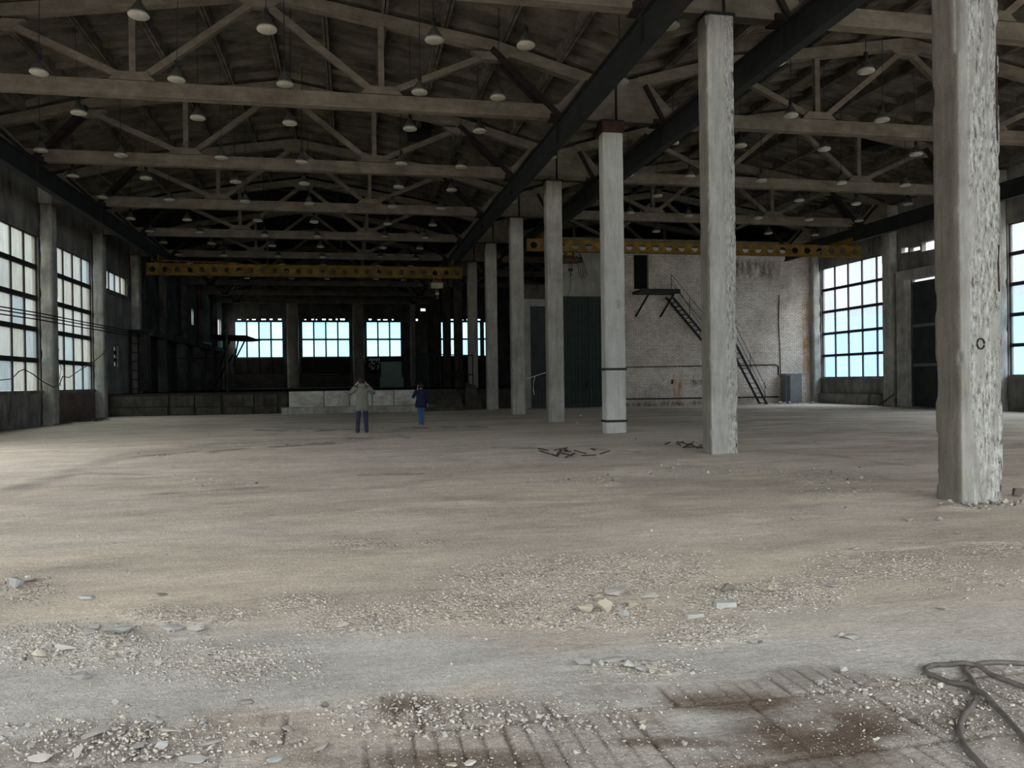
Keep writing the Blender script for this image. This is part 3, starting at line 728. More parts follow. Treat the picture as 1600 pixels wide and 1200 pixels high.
# ------------------------------------------------------------------ free-standing columns
CW, CLN = .543, .385
clab = ['huge worn column with flaking rough face, ringed by rubble', 'tall worn column in front of the steel stair', 'pale painted column with two black straps and rusty cap', 'brown-streaked column before the green gate',
        'grey column with the white string tied to it', 'grey concrete column before the dark doorway', 'grey column near the platform steps']
for k in range(0, 11):
    r = root('concrete_column', (XC, Y0+S*k, 0), clab[k] if k < 7 else 'dim far column of the row, %s beyond the platform steps' % ORD[k-7], 'column', 'free-standing columns between the aisles', world=False)
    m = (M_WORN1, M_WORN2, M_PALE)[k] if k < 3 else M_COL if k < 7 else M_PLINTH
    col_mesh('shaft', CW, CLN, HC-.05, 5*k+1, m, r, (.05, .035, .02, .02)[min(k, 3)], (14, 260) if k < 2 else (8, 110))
    if k == 2: MB().box(-CW/2-.02, CW/2+.02, -.02, CLN+.02, HC-.33, HC-.05).build('rusty_cap', M_RUST, r)
    MB().box(-CW/2-.02, CW/2+.02, -.02, CLN+.02, HC-.05, HC-.002).build('bearing_plate', M_STEEL, r)
    if k == 2:
        for zz in (.30, 1.62):
            MB().box(-CW/2-.012, CW/2+.012, -.012, CLN+.012, zz-.03, zz+.03).build('steel_strap', M_STEEL, r)
        mb = MB(); cx, cz = .07, 3.27
        mb.tube([(cx+.095*math.cos(a), -.006, cz+.095*math.sin(a)) for a in np.linspace(-2.2, 1.9, 20)], .005, 5)
        mb.tube([(cx-.05, -.006, cz+.03), (cx-.02, -.006, cz+.055), (cx+.03, -.006, cz+.03), (cx+.01, -.006, cz), (cx-.03, -.006, cz-.005)], .006, 5)
        mb.tube([(cx-.03, -.006, cz-.005), (cx+.035, -.006, cz-.02), (cx+.03, -.006, cz-.05), (cx-.04, -.006, cz-.055)], .006, 5)
        mb.build('circled_mark', M_MARK, r)
    if k == 0:
        for zz in (1.69,): MB().tube([(-.02+.045*math.cos(a), -.012, zz+.055*math.sin(a)) for a in np.linspace(0, 6.0, 16)], .008, 6).build('iron_ring', M_STEEL, r)
        mb = MB()
        for i in range(5): z0 = random.uniform(2, 7); mb.tube([(CW/2-.05, -.004, z0), (CW/2-.06, -.006, z0+.3), (CW/2-.045, -.004, z0+.5)], .008, 5)
        mb.build('bare_rebar', M_RUST, r)

# ------------------------------------------------------------------ lamps
def lamp_proto():
    r = root('pendant_lamp', (0, 0, 0), world=False)
    prof = [(.045, .36), (.055, .27), (.080, .25), (.11, .20), (.150, .13), (.180, .075), (.195, .052), (.185, .051), (.140, .12), (.10, .185)]
    MB().lathe(prof, 20, cap=False).build('lamp_shade', M_LAMP, r, True)
    MB().lathe([(.0, .05), (.188, .05), (.208, .02), (.205, .0), (.19, -.018), (.13, -.034), (.0, -.038)], 20).build('lens', M_LENS, r, True)
    MB().lathe([(.0, .43), (.05, .43), (.055, .36), (.05, .27), (.0, .27)], 12).build('socket', M_STEEL, r)
    rod = MB().box(-.008, .008, -.008, .008, 0, 1).box(-.05, .05, -.012, .012, -.02, .02).build('hanging_rod', M_STEEL, r); rod.location = (0, 0, .43)
    return r
lp = lamp_proto(); first = True
rowsY = [15.5, 18.5, 21.1, 24.7, 27.5, 30.55, 34.0, 37.1, 39.9, 43.2, 46.1, 49.2, 52.2]
LXL = [-8.5, -6.35, -3.65, -1.4, 1.64, 3.47]; LXR = [8.95, 11.05, 13.6, 16.7, 19.1, 21.45]
spots = []
for j, y in enumerate(rowsY):
    for i, x in enumerate(LXL):
        if j == 0 and i < 2: continue
        spots.append((x, y, "bell pendant lamp, %s from the window wall, %s row of the people's aisle" % (ORD[i], ORD[j]), "bell pendant lamps over the people's aisle"))
    if j > 6: continue
    for i, x in enumerate(LXR):
        if (j == 0 and i > 1) or (j == 1 and i > 2) or (j == 2 and i > 3): continue
        spots.append((x, y, 'bell pendant lamp, %s from the columns, %s row of the brick-wall aisle' % (ORD[i], ORD[j]), 'bell pendant lamps over the brick-wall aisle'))
for i, y in enumerate((14.15, 17.0, 23.2, 28.95, 34.7)):
    spots.append((5.97, y, 'bell pendant lamp hanging between crane rail and column row, %s one' % ORD[i], 'bell pendant lamps beside the column row'))
for x, y, lab, grp in spots:
    o = lp if first else copy_tree(lp); first = False
    C, H = (CL, HL) if x < XC else (CR, HR)
    y += random.uniform(-.06, .06); o.location = (x+random.uniform(-.05, .05), y, 8.0+random.uniform(-.03, .04)); o.scale = (.9, .9, .9); o.rotation_euler = (random.uniform(-.03, .03), random.uniform(-.03, .03), random.uniform(0, 6))
    for c in o.children:
        if c.name.startswith('hanging_rod'): c.scale = (1, 1, max(.3, (roof_z((x-C)/H)-8.0-.43*.9)/.9+.34))
    tag(o, lab, 'lamp', grp)

# ------------------------------------------------------------------ bridge cranes with holed girders
def holed_girder(L, h, pitch, r, hexa, x0, y, z0):
    mb = MB(); n = int(L/pitch); p = L/n; N_ = 16 if not hexa else 6
    for i in range(n):
        cx = x0+(i+.5)*p; cz = z0+h/2
        inner = [(cx+r*math.cos(a), cz+r*(1.0 if not hexa else .9)*math.sin(a)) for a in [2*math.pi*q/16 for q in range(16)]] if not hexa else \
                [(cx+r*math.cos(a), cz+r*math.sin(a)) for a in [math.pi*q/8 for q in range(16)]]
        if hexa:
            hx = [(cx-r, cz), (cx-r*.5, cz-r*.8), (cx+r*.5, cz-r*.8), (cx+r, cz), (cx+r*.5, cz+r*.8), (cx-r*.5, cz+r*.8)]
            inner = []
            for q in range(16):
                a = 2*math.pi*q/16; d = (math.cos(a), math.sin(a)); best = 9
                for (ax, az), (bx, bz) in zip(hx, hx[1:]+hx[:1]):
                    ex, ez = bx-ax, bz-az; den = d[0]*ez-d[1]*ex
                    if abs(den) < 1e-9: continue
                    t = ((ax-cx)*ez-(az-cz)*ex)/den; s_ = ((ax-cx)*d[1]-(az-cz)*d[0])/den
                    if t > 0 and -1e-6 <= s_ <= 1+1e-6: best = min(best, t)
                inner.append((cx+d[0]*best, cz+d[1]*best))
        outer = []
        for q in range(16):
            a = 2*math.pi*q/16; d = (math.cos(a), math.sin(a)); t = min((p/2)/max(abs(d[0]), 1e-9), (h/2)/max(abs(d[1]), 1e-9)); outer.append((cx+d[0]*t, cz+d[1]*t))
        # true corners so that cells meet
        for yy, flip in ((y-.015, 0), (y+.015, 1)):
            vs = [(a, yy, b) for a, b in inner+outer]
            vs += [(cx+sx*p/2, yy, cz+sz*h/2) for sx, sz in ((1, 1), (-1, 1), (-1, -1), (1, -1))]
            fs = [(q, (q+1) % 16, 16+(q+1) % 16, 16+q) for q in range(16)]
            for ci, ang in enumerate((math.atan2(h, p), math.pi-math.atan2(h, p), math.pi+math.atan2(h, p), 2*math.pi-math.atan2(h, p))):
                q = int(ang/(2*math.pi/16)) % 16; fs.append((16+q, 32+ci, 16+(q+1) % 16))
            mb.add(vs, fs)
        vs = [(a, y-.015, b) for a, b in inner]+[(a, y+.015, b) for a, b in inner]; mb.add(vs, [(q, (q+1) % 16, 16+(q+1) % 16, 16+q) for q in range(16)])
    mb.box(x0, x0+L, y-.11, y+.11, z0-.03, z0).box(x0, x0+L, y-.11, y+.11, z0+h, z0+h+.03)
    return mb
def crane(x0, x1, y, z0, h, rails, hexa, lab, hx, pitch):
    r = root('bridge_crane', ((x0+x1)/2, y, z0), lab, 'bridge crane', 'yellow bridge cranes')
    holed_girder(x1-x0, h, pitch, .135 if not hexa else .17, hexa, x0, y, z0).build('girder', M_YEL, r)
    for xr in rails:
        mb = MB(); mb.box(xr-.16, xr-.12, y-.9, y+.9, z0+h+.03, 7.50).box(xr+.12, xr+.16, y-.9, y+.9, z0+h+.03, 7.50).box(xr-.16, xr+.16, y-.2, y+.2, z0+h+.0301, z0+h+.06)
        t = mb.build('end_truck', M_YEL, r)
        mb = MB()
        for dy in (-.7, .7):
            for s in (-1, 1): mb.tube([(xr+s*.115, y+dy, 7.43), (xr+s*.04, y+dy, 7.43)], .07, 12)
        mb.build('wheel', M_STEEL, t).parent = t
        t.children[0].location = (0, 0, 0)
    # electric hoist under the girder
    h_ = root('electric_hoist', (hx, y, z0-.6), 'electric hoist with drum and hook block under the '+('pale-holed' if hexa else 'round-holed')+' crane girder', 'hoist')
    mb = MB(); mb.tube([(hx-.32, y-.05, z0-.38), (hx+.30, y-.05, z0-.38)], .16, 14); mb.build('drum', M_CREAM if not hexa else M_RUST, h_)
    mb = MB(); mb.tube([(hx+.30, y-.05, z0-.38), (hx+.5, y-.05, z0-.38)], .12, 12).box(hx-.42, hx-.32, y-.2, y+.1, z0-.56, z0-.2); mb.build('motor', M_STEEL, h_)
    mb = MB(); mb.box(hx-.2, hx-.14, y-.14, y+.14, z0-.3, z0-.031).box(hx+.14, hx+.2, y-.14, y+.14, z0-.3, z0-.031); mb.box(hx-.2, hx+.2, y-.03, y+.03, z0-.2, z0-.15); mb.build('trolley', M_YEL, h_)
    mb = MB(); mb.tube([(hx-.05, y-.05, z0-.5), (hx-.05, y-.05, z0-.75)], .012, 6).tube([(hx+.05, y-.05, z0-.5), (hx+.05, y-.05, z0-.75)], .012, 6).box(hx-.09, hx+.09, y-.1, y, z0-.86, z0-.74)
    mb.tube([(hx, y-.05, z0-.86), (hx, y-.05, z0-.93), (hx+.06, y-.05, z0-1.0), (hx, y-.05, z0-1.06), (hx-.06, y-.05, z0-1.0)], .018, 6); mb.build('hook_block', M_CREAM if not hexa else M_STEEL, h_)
    return r
crane(-9.55, 5.72, 41.0, 6.68, .53, (-8.95, 5.27), False, "yellow bridge crane with round holes spanning the people's aisle", 4.4, .555)
crane(7.28, 22.9, 32.6, 6.8, .45, (8.02, 22.0), True, 'yellow bridge crane with six-sided holes before the brick wall', 9.15, .60)
mb = MB()
for i in range(3):
    q = .09*i; mb.tube([(9.2+q, 32.5, 6.8), (9.42+q, 32.45, 6.3), (9.5+q, 32.45, 5.75), (9.6+q, 32.45, 5.6), (9.68+q, 32.45, 5.8), (9.6+q*.5, 32.5, 6.4), (9.5, 32.5, 6.79)], .014, 6)
mb.tube([(9.15, 32.5, 5.9), (9.1, 32.5, 5.2), (8.9, 32.5, 4.6)], .01, 5)
tag(mb.build('control_cable', M_CABLE), 'black looped control cable hanging from the brick-aisle crane hoist', 'cable', kind='thing')
tag(MB().beam((-9.2, 40.85, 7.36), (-5.3, 40.85, 7.27), .05, .04).build('guide_bar', M_YEL), 'thin yellow bar lying along the top of crane girder', 'bar', kind='thing')

# ------------------------------------------------------------------ end wall of the brick-wall aisle
YB = 37.7; TB = .38
mb = MB()
for x0, x1, z0, z1 in wall_grid(13.0, XWR, -.1, 7.93, [(13.85, 14.62, 5.83, 7.55)]): mb.box(x0, x1, YB, YB+TB, z0, z1)
tag(mb.build('wall_back', M_BRICK), kind='structure')
mb = MB()
for x0, x1, z0, z1 in wall_grid(10.05, 13.0, -.1, 7.93, [(10.2, 12.75, 0, 5.45)]): mb.box(x0, x1, YB+.01, YB+TB, z0, z1)
mb.box(8.25, 8.55, YB+.01, YB+TB, -.1, 5.3).box(8.55, 10.05, YB+.01, YB+TB, 4.95, 5.3)
tag(mb.build('wall_back_plastered', M_PLASTER), kind='structure')
MBW = MB().box(8.25, 10.1, YB+.05, YB+TB, 5.3, 6.0); tag(MBW.build('wall_back_lintel', M_PLINTH), kind='structure')
def gate(x0, x1, z1, y, m, lab, leaves=2, rails=(2.0, 3.8)):
    r = root('steel_gate', ((x0+x1)/2, y, 0), lab, 'gate')
    wl = (x1-x0)/leaves
    for i in range(leaves):
        a = x0+i*wl+.01; b = x0+(i+1)*wl-.01; mb = MB(); n = int((b-a)/.16)
        mb.box(a, b, y+.03, y+.06, .02, z1)
        for j in range(n): xx = a+.08+j*(b-a-.16)/max(1, n-1); mb.prism([(xx-.04, 0), (xx+.04, 0), (xx+.04, .001)], y, y+.001) if 0 else mb.box(xx-.035, xx+.035, y, y+.03, .03, z1-.03)
        l = mb.build('gate_leaf', m, r)
        fr = MB()
        for zz in rails+(.08, z1-.08): fr.box(a, b, y-.04, y-.001, zz-.05, zz+.05)
        fr.build('cross_bar', m, r)
    MB().box(x0+wl-.12, x0+wl-.08, y-.09, y-.03, 1.0, 1.3).build('handle', M_STEEL, r)
    return r
gate(10.2, 12.75, 5.44, YB+.12, M_GREEN, 'dark green ribbed steel gate under pale plaster, beside the strapped column')
gate(8.56, 10.04, 4.94, YB+.15, M_GATE, 'black leaf added to keep the narrow opening behind the string dark', 1, (2.2,))  # leaf added to darken an opening that would show the far hall
tag(MB().box(13.86, 14.61, YB+.2, YB+.25, 5.84, 7.54).build('upper_doorway_dark', M_BLACK), 'black sheet for the dark upper doorway at the top of the stair', 'door', kind='thing')  # black sheet painted in for the dark of the open doorway
# door frame strip in white
# landing, stair, railing
r = root('stair_landing', (14.8, YB, 5.6), 'dark steel landing on brackets below the upper doorway', 'landing')
MB().box(13.75, 15.85, YB-1.0, YB-.005, 5.55, 5.68).build('deck', M_STEEL, r)
MB().box(13.75, 15.85, YB-1.04, YB-1.0, 5.5, 5.74).build('edge_plate', M_STEEL, r)
for x in (14.25, 15.55): MB().beam((x+.05, YB-.9, 5.56), (x-.35, YB-.04, 4.45), .07, .07).build('bracket', M_STEEL, r)
r = root('steel_stair', (20.8, YB-.6, 0), 'steep black steel stair with thin handrails leaning up the brick wall', 'stair')
YS = YB-.95
A, K1, K2, B_ = [onY(x, y, YS) for x, y in ((1049, 462), (1106, 530), (1146, 531), (1199, 633))]
for off in (0, .72):
    o_ = Vector((0, off, 0)); mb = MB()
    for p, q in ((A, K1), (K1, K2), (K2, B_)): mb.beam(p+o_, q+o_, .04, .11, (0, 0, 1))
    mb.build('stringer', M_STEEL, r)
MB().box(K1.x, K2.x, YS+.02, YS+.70, K1.z-.03, K1.z+.0).build('landing_plate', M_STEEL, r)
for p, q, n in ((A, K1, 11), (K2, B_, 13)):
    for i in range(n):
        P_ = p.lerp(q, (i+.6)/n); MB().box(P_.x-.09, P_.x+.09, YS+.02, YS+.70, P_.z-.012, P_.z+.012).build('tread', M_STEEL, r)
mb = MB()
for h in (.5, .95): mb.tube([A+Vector((0, 0, h+.1)), K1+Vector((.05, 0, h)), K2+Vector((0, 0, h)), B_+Vector((-.05, 0, h-.1))], .014, 6)
for P_ in (A, A.lerp(K1, .5), K1, K2, K2.lerp(B_, .5), K2.lerp(B_, .93)): mb.tube([P_, P_+Vector((0, 0, 1.05 if P_ is A else .95))], .015, 6)
mb.tube([A+Vector((0, 0, .85)), K1+Vector((0, 0, .1))], .012, 6)
mb.build('handrail', M_STEEL, r)
# cabinet
r = root('metal_cabinet', (22.15, YB-.35, 0), 'grey two-door metal cabinet against the brick wall', 'cabinet')
MB().box(21.7, 22.6, YB-.6, YB-.12, .05, 1.48).build('body', M_CABI, r)
MB().box(21.68, 22.62, YB-.62, YB-.10, 1.48, 1.53).build('top', M_CABI, r)
MB().box(21.74, 21.9, YB-.62, YB-.60, .1, 1.44).build('door', M_GATE, r)
d_ = MB().box(21.93, 22.57, YB-.62, YB-.60, .1, 1.44).build('door', M_CABI, r)
MB().box(22.0, 22.03, YB-.66, YB-.62, .7, .85).build('handle', M_STEEL, d_).parent = d_
MB().loft([((22.25, YB-.626, 1.21), .12, .004), ((22.25, YB-.626, 1.23), .14, .004), ((22.25, YB-.626, 1.28), .08, .004)], 12).build('white_mark', M_PAINTW, d_).parent = d_
# conduits on the brick wall
def pipe(name, pts, rad, m, lab, cat='pipe', n=6):
    o = MB().tube(pts, rad, n).build(name, m); tag(o, lab, cat, kind='thing'); return o
pipe('conduit', [(13.1, YB-.03, 1.95), (17, YB-.03, 1.97), (21.5, YB-.03, 2.0), (21.62, YB-.03, 1.9), (21.62, YB-.03, 1.5), (21.75, YB-.05, 1.4)], .028, M_RUST, 'thin conduit running level along the brick wall to the cabinet')
pipe('conduit', [(21.72, YB-.03, 5.6), (21.66, YB-.03, 4.2), (21.72, YB-.03, 3.0), (21.74, YB-.03, 1.5)], .02, M_STEEL, 'thin upright conduit rising above the metal cabinet')
pipe('water_pipe', [(13.1, YB-.06, .38), (18, YB-.06, .36), (21.6, YB-.06, .35)], .035, M_STEEL, 'low dark pipe along the foot of the brick wall')
tag(MB().box(23.45, 23.6, YB-.06, YB-.005, 5.9, 7.0).build('wall_slot_black', M_BLACK), 'black plate for the dark slot high on the brick wall by the corner', 'plate', kind='thing')  # black plate painted on the wall for a dark slot
tag(MB().box(15.75, 15.85, YB-.05, YB-.005, 1.1, 1.3).build('junction_box', M_RUST), 'small rusty junction box low on the brick wall', 'box', kind='thing')

# gate in the right wall
r = root('sliding_gate', (XWR+.1, 28.8, 0), 'tall dark panelled gate in the gate wall behind the big column', 'gate')
MB().box(XWR+.08, XWR+.14, 27.0, 30.6, .0, 5.40).build('gate_leaf', M_GATE, r)
for zz in (1.8, 3.5): MB().box(XWR+.02, XWR+.08, 27.0, 30.55, zz-.06, zz+.06).build('cross_bar', M_CABI, r)
r = root('gate_frame', (XWR-.1, 30.8, 0), 'concrete portal frame around the dark panelled gate', 'frame')
MB().box(XWR-.35, XWR+.05, 30.6, 31.1, 0, 5.9).build('post', M_PILLAR, r); MB().box(XWR-.35, XWR+.05, 26.5, 27.0, 0, 5.9).build('post', M_PILLAR, r); MB().box(XWR-.35, XWR+.05, 27.0, 30.6, 5.5, 5.9).build('lintel', M_PILLAR, r)
for i in range(7):
    y = 31.2+random.uniform(-1, 1.6); a = random.uniform(-.6, .6)
    o = MB().beam((XWR-.55+random.uniform(-.2, .1), y, .03), (XWR-.38, y+a, random.uniform(.3, .55)), .05, .04).build('scrap_stick', M_DEBRIS); tag(o, 'broken stick leaning at the foot of the gate-wall pillars', 'stick', 'sticks at the foot of the gate wall', 'thing')

# ------------------------------------------------------------------ raised platform and things on it
PZ = .99
r = root('loading_platform', (-3, 38, 0), "dark raised concrete platform filling the end of the people's aisle", 'platform')
MB().box(XWL+.01, 3.1, 38.0, Y_END-.01, -.1, PZ-.08).build('plinth', M_PLINTH, r)
MB().box(XWL+.01, 12.5, 39.9, Y_END-.01, -.1, PZ-.081).build('plinth', M_PLINTH, r)  # carried on past the columns, added to cover the bright far floor
MB().box(XWL+.01, 3.12, 37.95, Y_END-.01, PZ-.08, PZ).build('deck', M_DECK, r); MB().box(3.12, 12.52, 39.85, Y_END-.01, PZ-.08, PZ-.001).build('deck', M_DECK, r)
for i, (x0, x1) in enumerate(((-10.4, -8.0), (-7.9, -6.9), (-6.85, -5.75), (-5.65, -4.35), (-4.3, -3.3), (-3.25, -2.85))):
    z = (.42, .4, .38, .36, .4, .42)[i]
    MB().box(x0, x1, 37.86, 37.949, z, PZ-.1).build('facing_panel', M_PLINTH, r); MB().box(x0+.03, x1-.03, 37.88, 37.96, 0, z-.03).build('facing_panel', M_PLINTH, r)
xs = (-2.78, -1.22, -.08, .95, 1.95, 3.05)
for i in range(5):
    o = col_mesh('kerb_block', 1, .5, 1, 40+i, M_KERB, res=(10, 12), chip=.03)
    o.scale = (xs[i+1]-xs[i]-.02, 1, 1); o.data.transform(Matrix.Diagonal((1, .8, .70, 1))); o.location = ((xs[i]+xs[i+1])/2, 37.5, .30)
    tag(o, 'chipped whitewashed concrete block on platform front, %s from the steel rack side' % ORD[i], 'concrete block', 'whitewashed blocks along the platform front', 'thing')
r = root('front_step', (0, 37, 0), 'long low worn concrete step below the whitewashed blocks', 'step')
MB().box(-3.05, 3.1, 36.8, 37.94, -.1, .29).build('slab', M_KERB if 0 else M_PILLAR, r)
r = root('platform_steps', (4.1, 38, 0), 'dark concrete steps beside the whitewashed blocks', 'steps')
for i in range(6): MB().box(3.2, 5.2, 37.0+i*.48, 39.84, i*.165-.05, (i+1)*.165-.001).build('tread', M_PLINTH, r)
o = MB().prism([(5.3, -.05), (6.2, -.05), (6.15, .45), (5.95, .6), (5.9, 1.15), (5.45, 1.3), (5.38, .6)], 38.0, 38.6).build('masonry_stub', M_PLINTH); tag(o, 'rough broken masonry stub beside the platform steps', 'masonry stub', kind='thing')
# teal board
r = root('teal_board', (3.0, 60, PZ), 'tall teal board standing on the platform before third window', 'board')
MB().box(2.2, 3.72, 60, 60.06, PZ, 2.9).build('sheet', M_TEAL, r); MB().box(2.1, 3.85, 59.9, 59.99, PZ, 1.75).build('front_sheet', M_TEAL, r)
# ladder rack
r = root('ladder_rack', (-10.3, 42.7, PZ), 'tall steel rack with ladder rungs beside the pillar', 'rack')
for x in (-10.72, -10.35, -9.85): MB().box(x-.04, x+.04, 42.6, 42.68, .99, 4.15).build('post', M_STEEL, r)
mb = MB()
for i in range(7): mb.box(-10.72, -10.35, 42.62, 42.66, 1.2+i*.45, 1.24+i*.45)
mb.build('rungs', M_STEEL, r); MB().box(-10.8, -9.6, 42.55, 42.75, 4.0, 4.15).build('top_bar', M_STEEL, r)
MB().box(-10.3, -9.9, 42.66, 42.72, 1.1, 3.95).build('back_panel', M_PLINTH, r)
# mezzanine ledge with stub walls along the window wall
r = root('wall_ledge', (-10.4, 56, 4.0), 'dark concrete canopy running along the window wall beyond the rack', 'canopy')
MB().box(XWL+.47, -9.9, 43.95, 68, 3.9, 4.25).build('slab', M_DARKWALL, r)
for i, y in enumerate((47, 52, 57, 62, 67)): MB().box(XWL+.47, -9.95, y, y+.25, PZ, 3.9).build('stub_wall', M_DARKWALL, r)
# posts of the platform railing
r = root('post_railing', (-8, 45, PZ), 'tall thin railing of steel posts on the platform beside the rack', 'railing')
for x in (-9.3, -8.4, -7.56, -6.95): MB().box(x-.03, x+.03, 44.97, 45.03, PZ, 2.85).build('post', M_RAIL, r)
MB().box(-6.55, -6.43, 44.95, 45.05, PZ, 4.2).build('post', M_PLINTH, r)
MB().box(-9.3, -6.43, 44.98, 45.02, 2.75, 2.8).build('top_rail', M_RAIL, r)
r = root('stair_railing', (5, 41, PZ), 'thin steel guard rails beside the platform steps', 'railing')
for z in (1.7, 2.7): MB().tube([(3.4, 41, z+.1), (6.2, 41, z)], .03, 6).build('rail', M_RAIL, r)
for x in (3.4, 3.9, 4.5, 5.0, 5.6, 6.2): MB().box(x-.025, x+.025, 40.98, 41.02, PZ, 2.75).build('post', M_RAIL, r)
# cantilevered steel platform near the far window
r = root('steel_balcony', (-8, 58, 4.5), 'black steel balcony on raking struts before the first cyan window', 'balcony')
MB().prism([(-9.2, 4.45), (-6.9, 4.35), (-6.2, 4.42), (-7.0, 4.72), (-9.2, 4.78)], 57.4, 59).build('deck', M_BLACK, r)
mb = MB()
for a, b in (((-7.1, 4.4), (-7.7, 3.2)), ((-7.55, 4.4), (-7.9, 2.6)), ((-8.1, 4.4), (-8.9, 2.2)), ((-8.3, 4.4), (-8.5, 3.2))): mb.beam((a[0], 57.5, a[1]), (b[0], 57.5, b[1]), .1, .08, (0, 1, 0))
mb.beam((-7.9, 57.5, 3.4), (-9.3, 57.5, 1.0), .1, .1, (0, 1, 0)); mb.build('strut', M_BLACK, r)
MB().box(-8.4, -8.25, 57.4, 57.55, PZ, 4.4).build('post', M_PLINTH, r); MB().box(-9.25, -9.15, 57.4, 57.5, PZ, 4.5).build('post', M_PLINTH, r)

# roof openings: their darkness painted as solid black boxes
for x, y, lab, C, H in ((2.44, 27.8, "black square vent opening in the roof of the people's aisle", CL, HL), (19.34, 26.44, 'black box for the dark vent opening in the roof over the brick-wall aisle', CR, HR)):
    zz = roof_z((x-C)/H)
    r = root('roof_vent', (x, y, zz-.1), lab, 'vent'); MB().box(x-.38, x+.38, y-.42, y+.42, zz-.22, zz+.25).build('shaft', M_BLACK, r)

# ------------------------------------------------------------------ cables and string
for i, (z, dz) in enumerate(((0, 0), (-.10, .02), (-.22, 0))):
    P = [onX(x, y, XWL+.75) for x, y in ((-120, 460), (0, 479), (60, 489), (130, 503), (200, 516), (260, 526), (330, 536))]
    pts = [(p.x, p.y, p.z+z*(1 if j < 5 else .5)) for j, p in enumerate(P)]
    pipe('wall_cable', pts, .022, M_CABLE, ('black cable strung along the window wall, uppermost of three', 'black cable strung along the window wall, middle of three', 'black cable strung along the window wall, lowest of three')[i], 'cable')
pts = [onX(x, y, XWL+.7) for x, y in ((-60, 590), (0, 594), (18, 592), (30, 580), (38, 577), (52, 585), (68, 597), (84, 605), (92, 603), (98, 588), (108, 590), (125, 578), (142, 568), (158, 556), (165, 548), (166, 532), (164, 524))]
pipe('loose_cable', pts, .016, M_CABLE, 'loose black cable drooping across the tall windows', 'cable')
pipe('loose_cable', [onX(x, y, XWL+.68) for x, y in ((92, 545), (90, 560), (96, 575), (93, 590), (95, 603))], .012, M_CABLE, 'short frayed cable end hanging before the second tall window', 'cable')
mb = MB(); mb.tube([onY(x, y, 31.2) for x, y in ((822, 592), (835, 588), (853, 582))], .012, 6).tube([onY(x, y, 31.2) for x, y in ((836, 587.5), (834, 596), (833, 608), (835, 617))], .012, 6)
tag(mb.build('string', M_STRING), 'white string with a dangling end tied between two grey columns', 'string', kind='thing')
pipe('roof_wire', [(x, frameY(4), 9.1-.35*math.sin(math.pi*(x+4.83)/5.7)) for x in np.linspace(-4.83, .87, 10)], .014, M_CABLE, "black wire sagging inside the fourth truss of the people's aisle", 'wire')
pipe('roof_wire', [(x, frameY(3), 9.7-(x-12.53)*.2-.25*math.sin(math.pi*(x-12.53)/5.34)) for x in np.linspace(12.53, 17.87, 10)], .016, M_CABLE, 'black wire sagging inside a truss of the brick-wall aisle', 'wire')

# ------------------------------------------------------------------ hoses at the camera's feet
def hose(P, lab, lift=()):
    q = [(x/6.317+1420, y/6.317+1010) for x, y in P]
    pts = []
    for i, (x, y) in enumerate(q):
        p = onZ(x, y, .02); p.z = float(ground_z(p.x, p.y))+.012+(.016 if i in lift else 0); pts.append(p)
    # smooth
    sm = []
    for i in range(len(pts)-1):
        p0, p1, p2, p3 = pts[max(i-1, 0)], pts[i], pts[i+1], pts[min(i+2, len(pts)-1)]
        for t in np.linspace(0, 1, 7, endpoint=False):
            sm.append(.5*((2*p1)+(p2-p0)*t+(2*p0-5*p1+4*p2-p3)*t*t+(3*p1-p0-3*p2+p3)*t**3))
    sm.append(pts[-1])
    o = MB().tube(sm, .0115, 10).build('rubber_hose', M_HOSE, smooth=True); tag(o, lab, 'hose', 'hoses on the ribbed floor', 'thing')
hose([(1500, 540), (1137, 390), (1000, 335), (900, 300), (800, 255), (700, 210), (600, 188), (520, 177), (380, 160), (270, 163), (190, 182), (160, 212), (180, 245), (240, 275), (330, 312), (420, 350), (560, 400), (660, 450), (760, 512), (860, 590), (960, 690), (1050, 790), (1137, 890), (1300, 1100)], 'brown rubber hose bent into a narrow loop on the ribbed floor', (5, 6, 7, 16, 17, 18))
hose([(1500, 175), (1137, 155), (1000, 145), (880, 140), (750, 145), (660, 160), (590, 182), (545, 210), (560, 240), (605, 290), (640, 345), (662, 400), (668, 450), (655, 520), (620, 590), (570, 640), (520, 710), (502, 800), (520, 900), (570, 1000), (660, 1100), (760, 1200), (900, 1330)], 'brown rubber hose snaking under the looped one in an S')

# ------------------------------------------------------------------ rubble
def hull(seed, flat=.6, n=13):
    rr = random.Random(seed); bm = bmesh.new()
    for i in range(n):
        v = Vector((rr.gauss(0, 1), rr.gauss(0, 1), rr.gauss(0, 1))).normalized()
        bm.verts.new((v.x*rr.uniform(.75, 1), v.y*rr.uniform(.6, .85), v.z*flat*rr.uniform(.8, 1)))
    bmesh.ops.convex_hull(bm, input=bm.verts[:])
    for v in [v for v in bm.verts if not v.link_faces]: bm.verts.remove(v)
    bmesh.ops.triangulate(bm, faces=bm.faces)
    if n > 12:
        bmesh.ops.subdivide_edges(bm, edges=bm.edges[:], cuts=2, use_grid_fill=True); bmesh.ops.triangulate(bm, faces=bm.faces)
        for v in bm.verts:
            k_ = 1+.16*(float(vnoise(v.co.x*3.1+seed, v.co.y*3.1, v.co.z*4))-.5)+rr.uniform(-.025, .025); v.co *= k_
    bm.verts.index_update()
    V = np.array([v.co[:] for v in bm.verts]); Fc = np.array([[v.index for v in f.verts] for f in bm.faces]); bm.free()
    return V, Fc
TEMPL = [hull(s, random.choice((.35, .5, .6, .7))) for s in range(16)]
SLABT = [hull(100+s, .22, 16) for s in range(4)]
